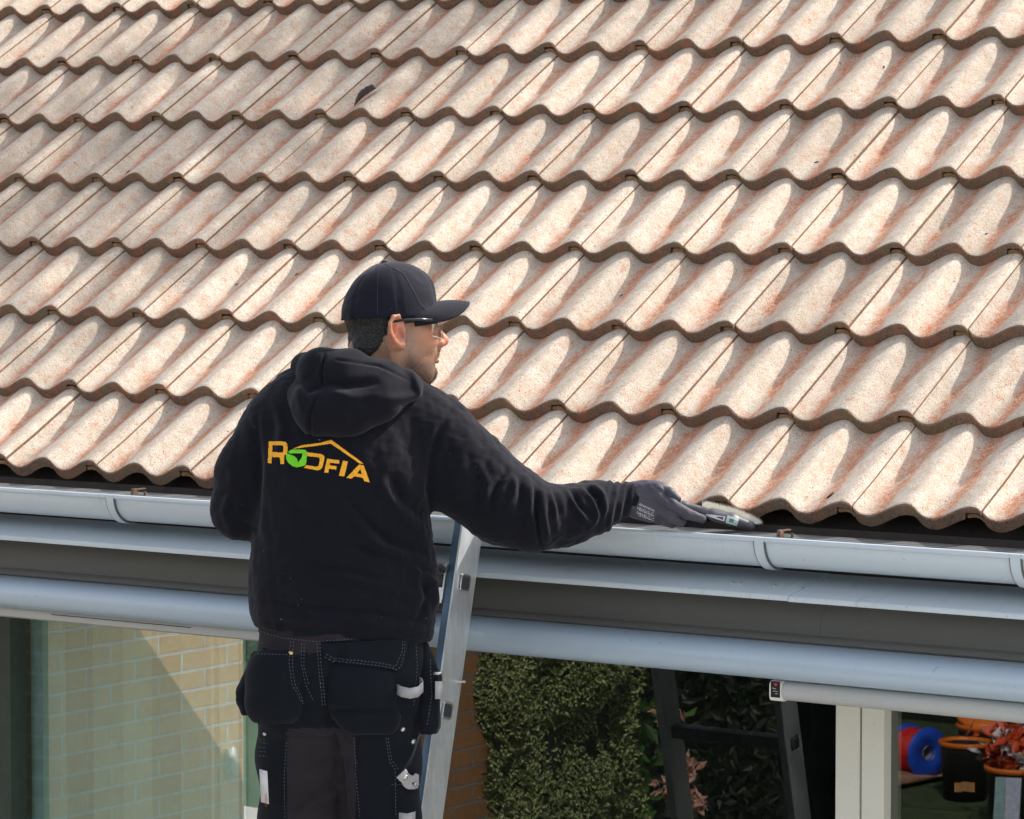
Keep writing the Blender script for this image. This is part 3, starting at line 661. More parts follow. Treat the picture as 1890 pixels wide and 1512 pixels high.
# printed logo on the back
OR = flat('orange_print', (.92, .42, .015), .7, 0, .1, 200); GRN = flat('green_print', (.17, .66, .008), .7, 0, .1, 200)
zz = lambda L: [(380+x/3.6, 640+y/3.6) for x, y in L]
def strokes(name, S_, mat, off=.0016):
    m = MB()
    for pts, wd in S_: ribbon(m, bv_h, zz(pts), wd/3.6 if not hasattr(wd, '__len__') else (wd[0]/3.6, wd[1]/3.6), off, 3)
    return mk(name, m.V, m.F, mat, hd, True)
def inpoly(x, y, P):
    c = False; n = len(P)
    for i in range(n):
        (x1, y1), (x2, y2) = P[i], P[(i+1) % n]
        if (y1 > y) != (y2 > y) and x < (x2-x1)*(y-y1)/(y2-y1)+x1: c = not c
    return c
def letter(name, polys, mat, off=.0015, h=3.2):
    """filled print shape (even-odd outlines) laid on the cloth, small patches sharing corners"""
    A = [p for P in polys for p in P]; x0, x1 = min(a[0] for a in A), max(a[0] for a in A); y0, y1 = min(a[1] for a in A), max(a[1] for a in A)
    nx, ny = int((x1-x0)/h)+1, int((y1-y0)/h)+1; ids = {}; V = []; F = []
    def vid(i, j):
        if (i, j) not in ids:
            l, n_ = cast(bv_h, 380+(x0+i*h)/3.6, 640+(y0+j*h)/3.6); ids[(i, j)] = len(V); V.append(l+n_*off)
        return ids[(i, j)]
    for i in range(nx):
        for j in range(ny):
            cx, cy = x0+(i+.5)*h, y0+(j+.5)*h
            if sum(inpoly(cx, cy, P) for P in polys) % 2: F.append((vid(i,j), vid(i+1,j), vid(i+1,j+1), vid(i,j+1)))
    return mk(name, V, F, mat, hd, True)
letter('printed_letter', [[(421,630),(512,631),(533,636),(543,650),(545,695),(540,712),(522,724),(523,782),(497,782),(495,738),(443,733),(438,777),(414,774)], [(446,655),(510,657),(518,664),(518,694),(508,704),(444,700)]], OR)
letter('printed_letter', [[(672,702),(762,713),(783,722),(789,738),(776,800),(764,817),(742,823),(652,806),(668,788),(735,799),(750,792),(759,748),(752,737),(674,727)]], OR)
letter('printed_letter', [[(806,744),(888,756),(884,778),(826,771),(823,789),(870,795),(866,817),(819,811),(813,839),(787,835)]], OR)
letter('printed_letter', [[(911,759),(943,764),(919,862),(884,857)]], OR)
letter('printed_letter', [[(1018,783),(1048,788),(1088,901),(1052,894),(1043,872),(985,862),(969,877),(934,872)], [(1026,812),(1005,842),(1037,847)]], OR)
letter('printed_roof_line', [[(578,680),(640,656),(760,640),(834,621),(1049,778),(1022,776),(829,645),(700,665)]], OR)
letter('printed_leaf', [[(548,742),(538,705),(536,745),(552,775),(580,795),(604,802),(640,797),(662,788),(670,765),(674,705),(665,689),(640,684),(580,684),(562,690),(548,702),(565,712),(590,708),(640,711),(644,722),(636,742),(616,770),(608,745),(590,727),(560,717)]], GRN)
letter('printed_leaf', [[(537,706),(560,719),(588,729),(604,745),(613,772),(600,800),(570,790),(548,770),(536,742)]], GRN, .0019)
# ---- trousers
def leg_pts():
    q = lambda x, y, d: B(x, y, D0+d)
    return ([q(556,1295,.0), q(552,1400,.01), q(550,1520,.02), q(552,1660,.06), q(556,1900,.03), q(556,2020,.02)], [px2(80), px2(74), px2(68), px2(60), px2(48), px2(40)],
            [q(690,1300,.0), q(694,1400,.01), q(702,1520,.02), q(706,1660,.06), q(706,1900,.03), q(706,2020,.02)], [px2(86), px2(79), px2(72), px2(62), px2(48), px2(40)])
def trous_sdf(P):
    q = lambda x, y, d: B(x, y, D0+d); sc = (1, 1, 1.3)
    d = polyrc(P, [q(632,1150,0), q(632,1230,-.01)], [px2(152), px2(158)], .02, sc)
    d = smin(d, rc(P, q(556,1255,-.045), q(556,1290,-.03), px2(82)), .03); d = smin(d, rc(P, q(690,1260,-.045), q(692,1290,-.03), px2(90)), .03)
    a, ra, b, rb = leg_pts(); e = smin(polyrc(P, a, ra, .03), polyrc(P, b, rb, .03), .012); d = smin(d, e, .035)
    d = smax(d, (P[..., 1]-q(0,1128,0)[1]), .01); return d
V, F = nets(trous_sdf, B(425, 2075, 6.75), np.array([*B(840, 1120, 7.3)[:2], 7.3]), .0062)
N = vnorm(V, F); V = V+N*(wob(V, 24, 31)*.0018)[:, None]
V = folds(V, N, [([(612,1330),(625,1400),(640,1512)], 9, -.012), ([(530,1350),(590,1362),(625,1360)], 6, -.005), ([(640,1375),(620,1400),(560,1430)], 8, .006), ([(632,1430),(580,1460),(535,1495)], 9, -.007), ([(628,1450),(580,1480),(545,1512)], 8, .006),
   ([(625,1350),(650,1390),(655,1420)], 8, .005), ([(520,1355),(560,1366),(610,1366)], 5, .005), ([(600,1320),(640,1352),(660,1365)], 7, -.005), ([(632,1190),(610,1260),(608,1330)], 12, -.014)])
tr = mesh_c('trousers', V, F, [TRG, TRN], MAN)
pxy = lambda c: (c[0]/c[2]*FPX+945, 756-c[1]/c[2]*FPX)
Vc = V; mi = []
for f in F:
    c = Vc[f].mean(0); x, y = pxy(c); on = 0
    if y > 1345: on = 1 if (x < 530 or 657 < x) else 0
    elif y > 1207 or (x > 590 and y > 1182): on = 1
    if y > 1700: on = 0
    mi.append(on)
tr.data.polygons.foreach_set('material_index', mi); bv_t = bvh_of(tr)
def pocket_sdf(cs, rs, k=.015, sc=(1,1,1)):
    def f(P): return polyrc(P, [B(*c[:2], D0+c[2]) for c in cs], [px2(r) for r in rs], k, sc)
    return f
def blob(name, fn, lo, hi, mat, h=.004, par=None, fl=None, wb=.001):
    V, F = nets(fn, B(lo[0], lo[1], 6.6+0*lo[0]), np.array([*B(hi[0], hi[1], 7.25)[:2], 7.25]), h); N = vnorm(V, F); V = V+N*(wob(V, 40, int(lo[0]))*wb)[:, None]
    if fl: V = folds(V, N, fl)
    return mesh_c(name, V, F, mat, par or tr)
q = lambda x, y, d: B(x, y, D0+d)
def seatL(P):
    d = ell(P, q(514,1268,-.100), (px2(62), px2(74), .060)); d = smin(d, rc(P, q(487,1305,-.11), q(515,1306,-.135), px2(33), px2(30)), .02)
    d = smin(d, rc(P, q(490,1232,-.090), q(556,1232,-.110), px2(26), px2(22)), .03); return d
def seatR(P):
    d = ell(P, q(668,1272,-.104), (px2(74), px2(78), .062)); d = smin(d, rc(P, q(655,1325,-.125), q(712,1328,-.105), px2(30), px2(28)), .02)
    d = smin(d, rc(P, q(625,1232,-.105), q(715,1228,-.085), px2(26), px2(26)), .03); return d
pl_ = blob('back_pocket', seatL, (420,1360), (600,1180), TRN, fl=[([(470,1290),(510,1300),(550,1290)], 7, -.004), ([(560,1230),(540,1270),(548,1300)], 8, .004)])
pr_ = blob('back_pocket', seatR, (560,1385), (770,1175), TRN, fl=[([(610,1310),(660,1310),(735,1314)], 6, -.005), ([(700,1265),(640,1300),(610,1305)], 8, .004), ([(735,1250),(690,1270),(650,1290)], 9, -.003)])
def flapL(P):
    d = rc(P, q(472,1212,-.045), q(452,1285,-.05), px2(10), px2(18), (1,1,.7)); return smin(d, rc(P, q(452,1285,-.05), q(456,1312,-.06), px2(18), px2(13), (1,1,.7)), .01)
blob('side_pocket', flapL, (410,1350), (500,1180), TRN, .0035)
def flapR(P):
    d = polyrc(P, [q(779,1190,-.02), q(790,1250,-.05), q(790,1335,-.055)], [px2(12), px2(23), px2(24)], .01, (1,1,.8)); d = smax(d, P[..., 1]-q(0,1182,0)[1], .004); return d
sp2 = blob('side_pocket', flapR, (740,1385), (835,1170), TRN, .0035, fl=[([(800,1200),(808,1270),(806,1340)], 4, .004)])
def beltband(P):
    d = polyrc(P, [q(632,1150,0), q(632,1178,0)], [px2(154), px2(156.5)], .02, (1,1,1.3)); n = np.array([-.07,-1,0],np.float32); n /= np.linalg.norm(n)
    return smax(d, (P-q(632,1180,0).astype(np.float32))@n, .004)
V, F = nets(beltband, B(450, 1215, 6.75), np.array([*B(830, 1120, 7.3)[:2], 7.3]), .005); mesh_c('waistband', V, F, TRG, tr)
bv_all = bvh_of(tr, pl_, pr_, sp2, bpy.data.objects['waistband'])
z4 = lambda L: [(420+x/3.856, 1120+y/3.856) for x, y in L]
THR = flat('pale_thread', (.10, .12, .15), .8, 0, .2, 200)
m = MB()
for L in [[(215,170),(400,225),(640,250),(900,228),(1300,215)], [(215,340),(440,345)], [(455,250),(435,400),(460,560),(530,690)], [(475,250),(458,400),(480,560),(545,690)], [(530,262),(525,420),(560,560),(610,660)], [(548,262),(545,420),(580,560)],
          [(640,262),(650,420),(672,700)], [(660,262),(668,420),(690,700)], 
          [(420,960),(405,1200),(410,1500)], [(900,930),(915,1200),(945,1500)], [(1125,930),(1150,1100),(1190,1160),(1195,1500)], [(1140,930),(1165,1090),(1215,1160)], [(1165,1262),(1345,1265)], [(235,945),(285,950)],[(235,965),(290,975)],[(230,1000),(285,1005)],[(235,1030),(290,1035)],[(230,1060),(290,1065)],
          [(1335,260),(1345,420),(1320,700)], [(1440,380),(1450,640),(1420,840)]]: ribbon(m, bv_all, z4(L), .9, .0022, 1.6, 2)
mk('stitching', m.V, m.F, THR, tr); bpy.data.objects['stitching']['kind'] = 'stuff'
def fillpoly(name, polys, mat, par, bv, off, h):
    """cloth piece (even-odd outline in photo pixels) laid on a surface"""
    A = [p for P in polys for p in P]; x0, x1 = min(a[0] for a in A), max(a[0] for a in A); y0, y1 = min(a[1] for a in A), max(a[1] for a in A)
    ids = {}; V = []; F = []
    def vid(i, j):
        if (i, j) not in ids:
            l, n_ = cast(bv, x0+i*h, y0+j*h)
            if l is None: l, n_ = c2w(B(x0+i*h, y0+j*h, D0-.1)), -RC[2]
            ids[(i, j)] = len(V); V.append(l+n_*off)
        return ids[(i, j)]
    for i in range(int((x1-x0)/h)+1):
        for j in range(int((y1-y0)/h)+1):
            if sum(inpoly(x0+(i+.5)*h, y0+(j+.5)*h, P) for P in polys) % 2: F.append((vid(i,j), vid(i+1,j), vid(i+1,j+1), vid(i,j+1)))
    o = mk(name, V, F, mat, par, True); md = o.modifiers.new('s', 'SOLIDIFY'); md.thickness = .0025; md.offset = 0; return o
fillpoly('pocket_flap', [[(593,1190),(640,1186),(700,1182),(749,1181),(748,1205),(740,1232),(733,1240),(700,1233),(640,1226),(612,1222),(600,1214)]], TRN, tr, bv_all, .0035, 2.0)
m = MB(); bvf = bvh_of(bpy.data.objects['pocket_flap'], tr, pr_); ribbon(m, bvf, [(600,1213),(612,1220),(640,1223),(700,1230),(732,1237),(739,1230),(745,1205),(746,1184)], .9, .003, 1.6, 2); ribbon(m, bvf, [(603,1208),(614,1215),(640,1218),(700,1225),(729,1231),(741,1203),(742,1184)], .9, .003, 1.6, 2); mk('flap_stitching', m.V, m.F, THR, tr); bpy.data.objects['flap_stitching']['kind'] = 'stuff'
BLK = TRN
m = MB(); ribbon(m, bv_all, z4([(570,128),(570,206)]), 47, .005, 4); mk('belt_loop', m.V, m.F, BLK, tr, True)
m = MB(); ribbon(m, bv_all, z4([(1055,170),(1055,208)]), 9, .005, 4); mk('belt_loop', m.V, m.F, BLK, tr, True)
LOOP = m_cloth('silver_webbing', (.36, .36, .37), .1, .6, 500, False, 1.2)
def strip(name, pts3, wd, mat, par, up=(0,1,0)):
    m = MB(); pts3 = [np.array(p) for p in pts3]; V = []; F = []
    for i, p in enumerate(pts3):
        for s_ in (-1, 1): V.append(c2w(p+np.array(up)*wd*.5*s_)); 
    for i in range(len(pts3)-1): F.append((2*i, 2*i+1, 2*i+3, 2*i+2))
    o = mk(name, V, F, mat, par, True); md = o.modifiers.new('s', 'SOLIDIFY'); md.thickness = .0015; return o
# hammer loop
strip('hammer_loop', [q(731,1271,-.128), q(742,1277,-.150), q(757,1280,-.160), q(771,1277,-.150), q(780,1268,-.125), q(778,1262,-.10), q(768,1257,-.075)], px2(19), LOOP, tr)
strip('pocket_tab', [q(803,1274,-.098), q(812,1274,-.095), q(817,1274,-.085)], px2(32), LOOP, sp2)
strip('pocket_clip', [q(800,1243,-.098), q(808,1243,-.10), q(817,1243,-.095)], px2(5), MT['steel'], sp2)
kx = lambda L: [(420+a/3.757, 1120+b/3.757) for a, b in L]
fillpoly('knife_strap', [kx([(1163,1178),(1222,1122),(1245,1158),(1268,1168),(1290,1150),(1306,1160),(1310,1205),(1302,1250),(1270,1262),(1238,1262),(1208,1235),(1190,1205)]), kx([(1262,1215),(1290,1208),(1292,1222),(1268,1232)])], LOOP, tr, bv_all, .006, 1.6)
strip('knife_strap', [q(737,1512,-.092), q(752,1514,-.10), q(766,1510,-.09)], px2(24), LOOP, tr)
for (x, y, d, r, mt) in ((744,1433,-.112,5,MT['steel']), (761,1446,-.115,4,MT['steel']), (743,1346,-.115,4.5,MT['steel']), (761,1368,-.10,6,MT['steel']), (537,1206,-.155,4.5,m_metal('brass', (.75,.6,.3), .3)), (491,1354,-.085,3.5,MT['steel'])):
    l, n_ = cast(bv_all, x, y); y_ = y; p = l if l is not None else c2w(q(x, y, d)); n_ = n_ if n_ is not None else -RC[2]
    p = p+n_*(.004 if d > -.11 or y > 1400 else .002); 
    if y_ > 1425 and l is not None: p = l+n_*.0085
    mm = MB(); mm.lathe([(0,.003),(px2(r)*.6,.0028),(px2(r),.001),(px2(r),-.002)], p, 14, n_); mm.build('press_stud', mt, tr, True)
ts = strip('white_tag', [q(481,1450,-.085), q(488,1452,-.093), q(495,1454,-.094)], px2(60), flat('white_label', (.62,.62,.62), .7), tr, (-.05,1,0))
m = MB()
for i in range(8): m.tube([c2w(q(489.5, 1466+i*3.0, -.0965)), c2w(q(492.0, 1467+i*3.0+(i%3)*.6, -.0968))], .0006, 5)
m.build('red_lettering', flat('red_ink', (.55, .05, .03), .7), ts)
# boots on the rungs
a_, ra_, b_, rb_ = leg_pts()
BT = flat('dark_boot_leather', (.02, .017, .015), .6)
for pts in (a_, b_):
    e = pts[-1]; 
    def bt(P, e=e): 
        d = polyrc(P, [e+np.array([0,.05,.0]), e+np.array([0,-.045,.0]), e+np.array([0,-.085,.16])], [.05, .052, .042], .02); return smax(d, -(P[...,1]-(e[1]-.11)), .006)
    V, F = nets(bt, e+np.array([-.08,-.16,-.09]), e+np.array([.08,.12,.24]), .008); mesh_c('boot', V, F, BT, MAN)
# ------------------------------------------------------------------ head
YW = R_(18); HO = B(720, 611, D0+.02); fw = np.array([math.cos(YW), 0, math.sin(YW)]); sd = np.array([math.sin(YW), 0, -math.cos(YW)]); up_ = np.array([0,1.,0])
TI = R_(4); fw2 = fw*math.cos(TI)+up_*math.sin(TI); up2 = up_*math.cos(TI)-fw*math.sin(TI)
def H(x, y, z): return HO+fw2*x+sd*y+up2*z
HM = np.stack([fw2, sd, up2])
def head_local(P): return (P-HO.astype(np.float32)) @ HM.T.astype(np.float32)
def head_sdf(L):
    d = ell(L, (-.002, 0, .048), (.091, .077, .090)); d = smin(d, ell(L, (.040, 0, -.025), (.058, .062, .088)), .03)
    Ls = L.copy(); Ls[..., 1] = np.abs(L[..., 1])
    d = smin(d, rc(Ls, (.000, .052, -.045), (.062, .024, -.098), .017, .016), .03)                 # jaw
    d = smin(d, rc(Ls, (.066, .0, -.100), (.080, .0, -.093), .020, .017), .016)                    # chin
    d = smin(d, rc(Ls, (.084, .0, .034), (.074, .040, .030), .013, .013), .016)                    # brow
    d = smin(d, ell(Ls, (.060, .040, -.022), (.030, .026, .026)), .018)                           # cheek
    d = smax(d, -ell(Ls, (.101, .030, .008), (.017, .017, .013)), .010)                            # sockets
    d = smin(d, ell(Ls, (.0815, .031, .006), (.0115, .013, .0115)), .003)                          # eye with lid
    d = smin(d, rc(L, (.090, 0, .014), (.115, 0, -.026), .0075, .0105), .010)                      # nose
    d = smin(d, rc(L, (.114, 0, -.028), (.104, 0, -.036), .011, .009), .007)
    d = smin(d, ell(Ls, (.103, .0125, -.033), (.0115, .007, .0085)), .005)
    d = smax(d, -ell(Ls, (.108, .006, -.0415), (.005, .003, .005)), .002)
    d = smin(d, rc(Ls, (.096, 0, -.050), (.085, .022, -.058), .0095, .007), .010)                  # upper lip mound
    d = smin(d, rc(Ls, (.100, 0, -.059), (.086, .021, -.062), .0048, .003), .004)
    d = smin(d, rc(Ls, (.098, 0, -.071), (.085, .018, -.067), .0058, .0035), .004)
    d = smax(d, -rc(Ls, (.104, 0, -.0648), (.083, .024, -.0645), .0014), .002)                     # mouth line
    d = smax(d, -ell(Ls, (.100, 0, -.082), (.008, .018, .006)), .006)
    # ear
    d = smax(d, -ell(Ls, (.002, .090, -.010), (.012, .012, .020)), .006)
    e = ell(Ls, (-.008, .079, -.004), (.0205, .0085, .0355), None)
    e = smin(e, polyrc(Ls, [(.004,.080,.018), (-.004,.085,.0300), (-.016,.088,.0285), (-.0245,.090,.015), (-.0245,.090,-.004), (-.016,.087,-.022), (-.006,.083,-.032)], [.003,.0042,.0045,.0045,.0042,.0038,.0055], .003), .004)
    e = smax(e, -rc(Ls, (-.016,.094,.014), (-.014,.094,-.006), .0055, .006), .003)
    e = smax(e, -ell(Ls, (-.003,.092,-.008), (.0085,.011,.014)), .003)
    e = smin(e, rc(Ls, (-.010,.087,.012), (-.014,.088,-.010), .0025, .003), .003)
    e = smin(e, ell(Ls, (.0055,.084,-.008), (.004,.004,.007)), .003)
    e = smin(e, ell(Ls, (-.001,.0815,-.031), (.009,.0045,.0095)), .004)
    d = smin(d, e, .004)
    return d
def body_sdf(P):
    L = head_local(P); d = head_sdf(L)
    q_ = lambda x, y, dd: B(x, y, D0+dd)
    d = smin(d, polyrc(P, [H(-.018,0,-.03), q_(697,660,.02), q_(690,735,.01)], [.060, .058, .070], .03), .028)
    d = smin(d, rc(P, H(-.012,.052,-.035), q_(735,722,-.01), .017, .022), .018)                    # neck muscle
    d = smin(d, rc(P, q_(600,800,.0), q_(740,815,.0), .075, .08, (1,1,1.2)), .05)
    d = smin(d, rc(P, q_(640,820,.0), q_(640,900,.0), .10, .10, (1,1,1.3)), .05)
    return d
V, F = nets(body_sdf, B(500, 1010, 6.83), np.array([*B(860, 475, 7.25)[:2], 7.20]), .0030)
L = head_local(V.astype(np.float32)).astype(float)
SK = NT('skin'); o = SK.obj(); at = SK.n('Attribute', attribute_name='tone'); sp = SK.n('SeparateColor', i_0=at.outputs['Color']).outputs
f1 = SK.noise(o, 60, 4, .6); f2 = SK.noise(o, 900, 2, .6)
c = SK.mix(f1, (.42, .215, .135), (.54, .295, .195)); c = SK.mix(SK.math('MULTIPLY', sp[0], .75), c, (.62, .15, .09)); 
c = SK.mix(SK.math('MULTIPLY', sp[1], SK.ramp(f2, .40, .58, .45, 1.)), c, (.035, .028, .028)); c = SK.mix(SK.math('MULTIPLY', sp[2], SK.ramp(f2, .5, .6)), c, (.45, .40, .37))
SK.base(c, .48, 0, .4); SK.b.inputs['Subsurface Weight'].default_value = .12; SK.b.inputs['Subsurface Radius'].default_value = (.008, .003, .0015); SK.bump(SK.math('ADD', f2, SK.math('MULTIPLY', SK.noise(o, 220, 4, .7), 2)), .4, .001)
body = mesh_c('body', V, F, SK.m, MAN)
def g(x, a, b): return np.clip((x-a)/(b-a), 0, 1)
x, y, z = L[:,0], np.abs(L[:,1]), L[:,2]
blob_ = lambda c, r: np.exp(-(((x-c[0])/r[0])**2+((y-c[1])/r[1])**2+((z-c[2])/r[2])**2))
red = np.clip(1.1*blob_((.112,.005,-.03), (.014,.02,.014))+.55*blob_((.065,.05,-.015), (.022,.03,.018))+.9*blob_((-.012,.088,-.004), (.022,.012,.035))*(y > .078)+1.0*blob_((.094,0,-.066), (.008,.02,.007)), 0, 1)
jawz = g(z, -.040, -.075)*g(z, -.135, -.10)*g(x, -.01, .02)
beard = .90*jawz+.6*blob_((.018,.07,-.035), (.016,.03,.04))+1.3*blob_((.082,0,-.098), (.022,.030,.021))+1.2*blob_((.097,.008,-.052), (.014,.026,.0065))+.5*blob_((.088,.0,-.083), (.010,.007,.006))
grey = .6*blob_((.022,.07,-.02), (.014,.03,.03))
hairline = ((x < -.03-.25*np.clip(z+.02, -1, 0))*g(z, -.075, -.055))*.5
ca = body.data.color_attributes.new('tone', 'FLOAT_COLOR', 'POINT')
ca.data.foreach_set('color', np.stack([red, np.clip(beard+hairline, 0, 1), grey, np.ones_like(red)], 1).astype(np.float32).ravel())
# hair: thin layer and thousands of short strands
HR = NT('hair'); o = HR.obj(); HR.base(HR.mix(HR.ramp(HR.noise(o, 260, 3, .7), .45, .7), (.006, .0055, .006), (.055, .052, .052)), .55); HR.bump(HR.noise(o, 500, 3), .9, .002)
def hair_sdf(P):
    L = head_local(P); Ls = L.copy(); Ls[..., 1] = np.abs(L[..., 1])
    d = ell(L, (-.003, 0, .044), (.0935, .079, .088)); d = smin(d, ell(Ls, (-.050, .020, -.030), (.036, .042, .036)), .03)
    d = smax(d, L[..., 2]-.045, .004)
    d = smax(d, -(L[..., 2]+.052+.35*(L[..., 0]+.06)*(-1)*0), .004)
    # clear the face and the ear
    d = smax(d, L[..., 0]+.018-.0*L[..., 2], .004)*1.0
    d = smax(d, -(L[..., 2]*1.0+(-.9)*(L[..., 0]+.035)*(-1)-(-.075)), .005) if False else smax(d, -(L[..., 2]-1.0*(L[..., 0]+.05)+.040), .005)
    e = ell(Ls, (.012, .070, .036), (.030, .012, .024)); d = smin(d, e, .004)
    return d
V, F = nets(hair_sdf, B(620, 690, 6.85), np.array([*B(790, 540, 7.2)[:2], 7.16]), .003); N = vnorm(V, F); V = V+N*(wob(V, 260, 3)*.0010)[:, None]
hair = mesh_c('hair', V, F, HR.m, MAN)
m = MB(); idx = RNG.choice(len(V), 3800, replace=len(V) < 3800)
for i in idx:
    p = V[i]; n_ = N[i]; 
    l = head_local(p.astype(np.float32))
    if l[2] > .05: continue
    t_ = np.array([RNG.normal()*.5, -1, RNG.normal()*.5]); t_ -= n_*(t_@n_); t_ /= np.linalg.norm(t_)+1e-9
    s_ = np.cross(n_, t_)*.0005; ln = RNG.uniform(.004, .009); tip = p+n_*ln*.35+t_*ln
    m.add([c2w(p+s_), c2w(p-s_), c2w(tip)], [(0,1,2)])
Vb = np.array([v.co for v in body.data.vertices])+root_loc(body); Nb = np.array([v.normal for v in body.data.vertices]); m2 = MB()
def whiskers(mb, sel, n, l0, l1, wd):
    ii = np.where(sel)[0]
    if len(ii) == 0: return
    for i in RNG.choice(ii, n):
        p = Vb[i]+RNG.normal(size=3)*.0007; d_ = Nb[i]*.5+np.array([0,0,-1.])+RNG.normal(size=3)*.3; d_ /= np.linalg.norm(d_); tip = p+d_*RNG.uniform(l0, l1); s_ = np.cross(d_, Nb[i]); s_ = s_/(np.linalg.norm(s_)+1e-9)*wd; mb.add([p+s_, p-s_, tip], [(0,1,2)])
whiskers(m, (y < .024) & (z > -.122) & (z < -.084) & (x > .068), 1500, .004, .009, .0006)
whiskers(m, (x > .086) & (z > -.057) & (z < -.045) & (y < .028) & (y > .002), 420, .003, .006, .0005)
whiskers(m2, (jawz > .25) & (y > .01), 2600, .0012, .0028, .0003)
whiskers(m2, (x > .002) & (x < .030) & (y > .055) & (z > -.045) & (z < .025), 900, .002, .004, .0004)
mk('stubble', m2.V, m2.F, flat('grizzled_stubble', (.07, .062, .058), .6, 0, .6, 900), body); bpy.data.objects['stubble']['kind'] = 'stuff'
mk('hair_strands', m.V, m.F, HR.m, hair); bpy.data.objects['hair_strands']['kind'] = 'stuff'
# ---- cap
CAPM = m_cloth('navy_cap_cotton', (.0055, .006, .0125), .16, .85, 700, True, 1.7)
cx0, cr = .000, (.103, .088)
def crown_pt(a, t):                      # a azimuth, t 0 rim .. 1 top
    ca, sa = math.cos(a), math.sin(a); zr = .026-.004*ca+.020*max(0, ca)**2; zt = .146
    e = t; rad = (1-e**(2.5-.65*max(0,-ca)))**(1/(2.2-.6*max(0,-ca))) if e < 1 else 0
    X = cx0+cr[0]*ca*rad*(1.0+(.04*max(0,ca)*e)); Y = cr[1]*sa*rad; Z = zr+(zt-zr)*e**.92
    bul = 1+.012*math.sin(3*a+.5)*math.sin(e*3); seam = .0016*max(0, 1-abs(((a/(PI/3)+.5) % 1)-.5)/.04) if False else 0
    ph = ((a+PI/6)/(PI/3)) % 1; dd = min(ph, 1-ph); seam = -.0026*math.exp(-(dd/.022)**2)
    k = bul+seam/.09
    return H(cx0+(X-cx0)*k, Y*k, Z)
nA, nT = 96, 26; V = []; F = []
for j in range(nT+1):
    for i in range(nA): V.append(crown_pt(2*PI*i/nA, j/nT*.9999))
for j in range(nT):
    for i in range(nA): F.append((j*nA+i, j*nA+(i+1) % nA, (j+1)*nA+(i+1) % nA, (j+1)*nA+i))
V = np.array(V); V += (wob(V, 70, 9)*.0016+wob(V*np.array([1, 2.5, 1]), 120, 19)*.0006)[:, None]*np.array([.6,.6,.4])
cap = mesh_c('cap', V, F, CAPM, MAN); md = cap.modifiers.new('s', 'SOLIDIFY'); md.thickness = .002; md.offset = 1
m = MB(); m.lathe([(0,.006),(.005,.0055),(.0075,.002),(.007,-.002)], c2w(H(cx0-.002,0,.1425)), 12, RC.T@(np.array([1,-1,1])*up2)); m.build('button', CAPM, cap, True)
V = []; F = []; nI, nR = 36, 14
for k in range(2):
    for j in range(nR+1):
        for i in range(nI+1):
            a = R_(-74.5*math.sin(PI/2*(1-2*i/nI))); ri = crown_pt(a, .03); li = head_local(ri.astype(np.float32)); e = j/nR
            ext = .073*(1-(abs(a)/R_(74.6))**6)**.55*(.86+.14*math.cos(a))
            X = li[0]+ext*e*(1-.0*e); Y = li[1]*(1-.10*e*abs(math.sin(a))); zc = li[2]+.010*math.cos(a)+.008*e-3.6*(Y**2)*e**.6-.012*e*e
            V.append(H(X, Y, zc-(0.0032 if k else 0)+.014*(1-abs(math.sin(a))**2)*0))
n1 = (nR+1)*(nI+1)
for k in range(2):
    for j in range(nR):
        for i in range(nI):
            b0 = k*n1+j*(nI+1)+i; f = (b0, b0+1, b0+nI+2, b0+nI+1); F.append(f if k == 0 else f[::-1])
for i in range(nI): b0 = nR*(nI+1)+i; F.append((b0, b0+n1, b0+1+n1, b0+1))
br = mesh_c('brim', V, F, CAPM, cap); fixn(br)
# ---- safety glasses
LN = NT('clear_lens'); LN.base((.9, .88, .85), .05); LN.b.inputs['Transmission Weight'].default_value = 1; LN.b.inputs['IOR'].default_value = 1.2
g_ = NT('lens_film'); gl = g_.n('BsdfGlossy'); gl.inputs['Roughness'].default_value = .03; trn = g_.n('BsdfTransparent'); trn.inputs[0].default_value = (.86, .82, .78, 1); mx = g_.n('MixShader'); mx.inputs[0].default_value = .14
g_.link(trn.outputs[0], mx.inputs[1]); g_.link(gl.outputs[0], mx.inputs[2]); g_.link(mx.outputs[0], g_.out.inputs[0])
tm = MB()
def tb(pts, r, flat_=1): tm.tube([c2w(H(*p)) for p in pts], r, 8, True, flat_)
V = []; F = []; n, mv = 30, 8
for j in range(mv+1):
    for i in range(n+1):
        a = -1+2*i/n; yy = .073*math.sin(a*1.25)/math.sin(1.25); xx = .108-.040*(abs(a)**2.6); zt = .026; zb = -.016-.010*math.sin(min(1, abs(abs(a)-.45)*-1.8+1)*PI/2)*.9
        if abs(a) < .12: zb = .004
        V.append(H(xx+.002*math.sin(j/mv*PI), yy, zb+(zt-zb)*j/mv))
for j in range(mv):
    for i in range(n): F.append((j*(n+1)+i, j*(n+1)+i+1, (j+1)*(n+1)+i+1, (j+1)*(n+1)+i))
gls = mesh_c('safety_glasses', V, F, g_.m, MAN)
tmat = flat('black_temple', (.012, .012, .018), .3)
for s_ in (1, -1):
    tm = MB(); tb([(-.020, s_*.086, .018), (.01, s_*.0865, .021), (.045, s_*.081, .019), (.070, s_*.0735, .016)], [.0022, .003, .0045, .0050]); tm.build('temple_arm', tmat, gls, True)
m = MB(); m.tube([c2w(V[i]) for i in range(n+1)], .0009, 6); m.tube([c2w(V[mv*(n+1)+i]) for i in range(n+1)], .0013, 6); m.build('lens_rim', flat('clear_rim', (.45, .42, .40), .2), gls, True)
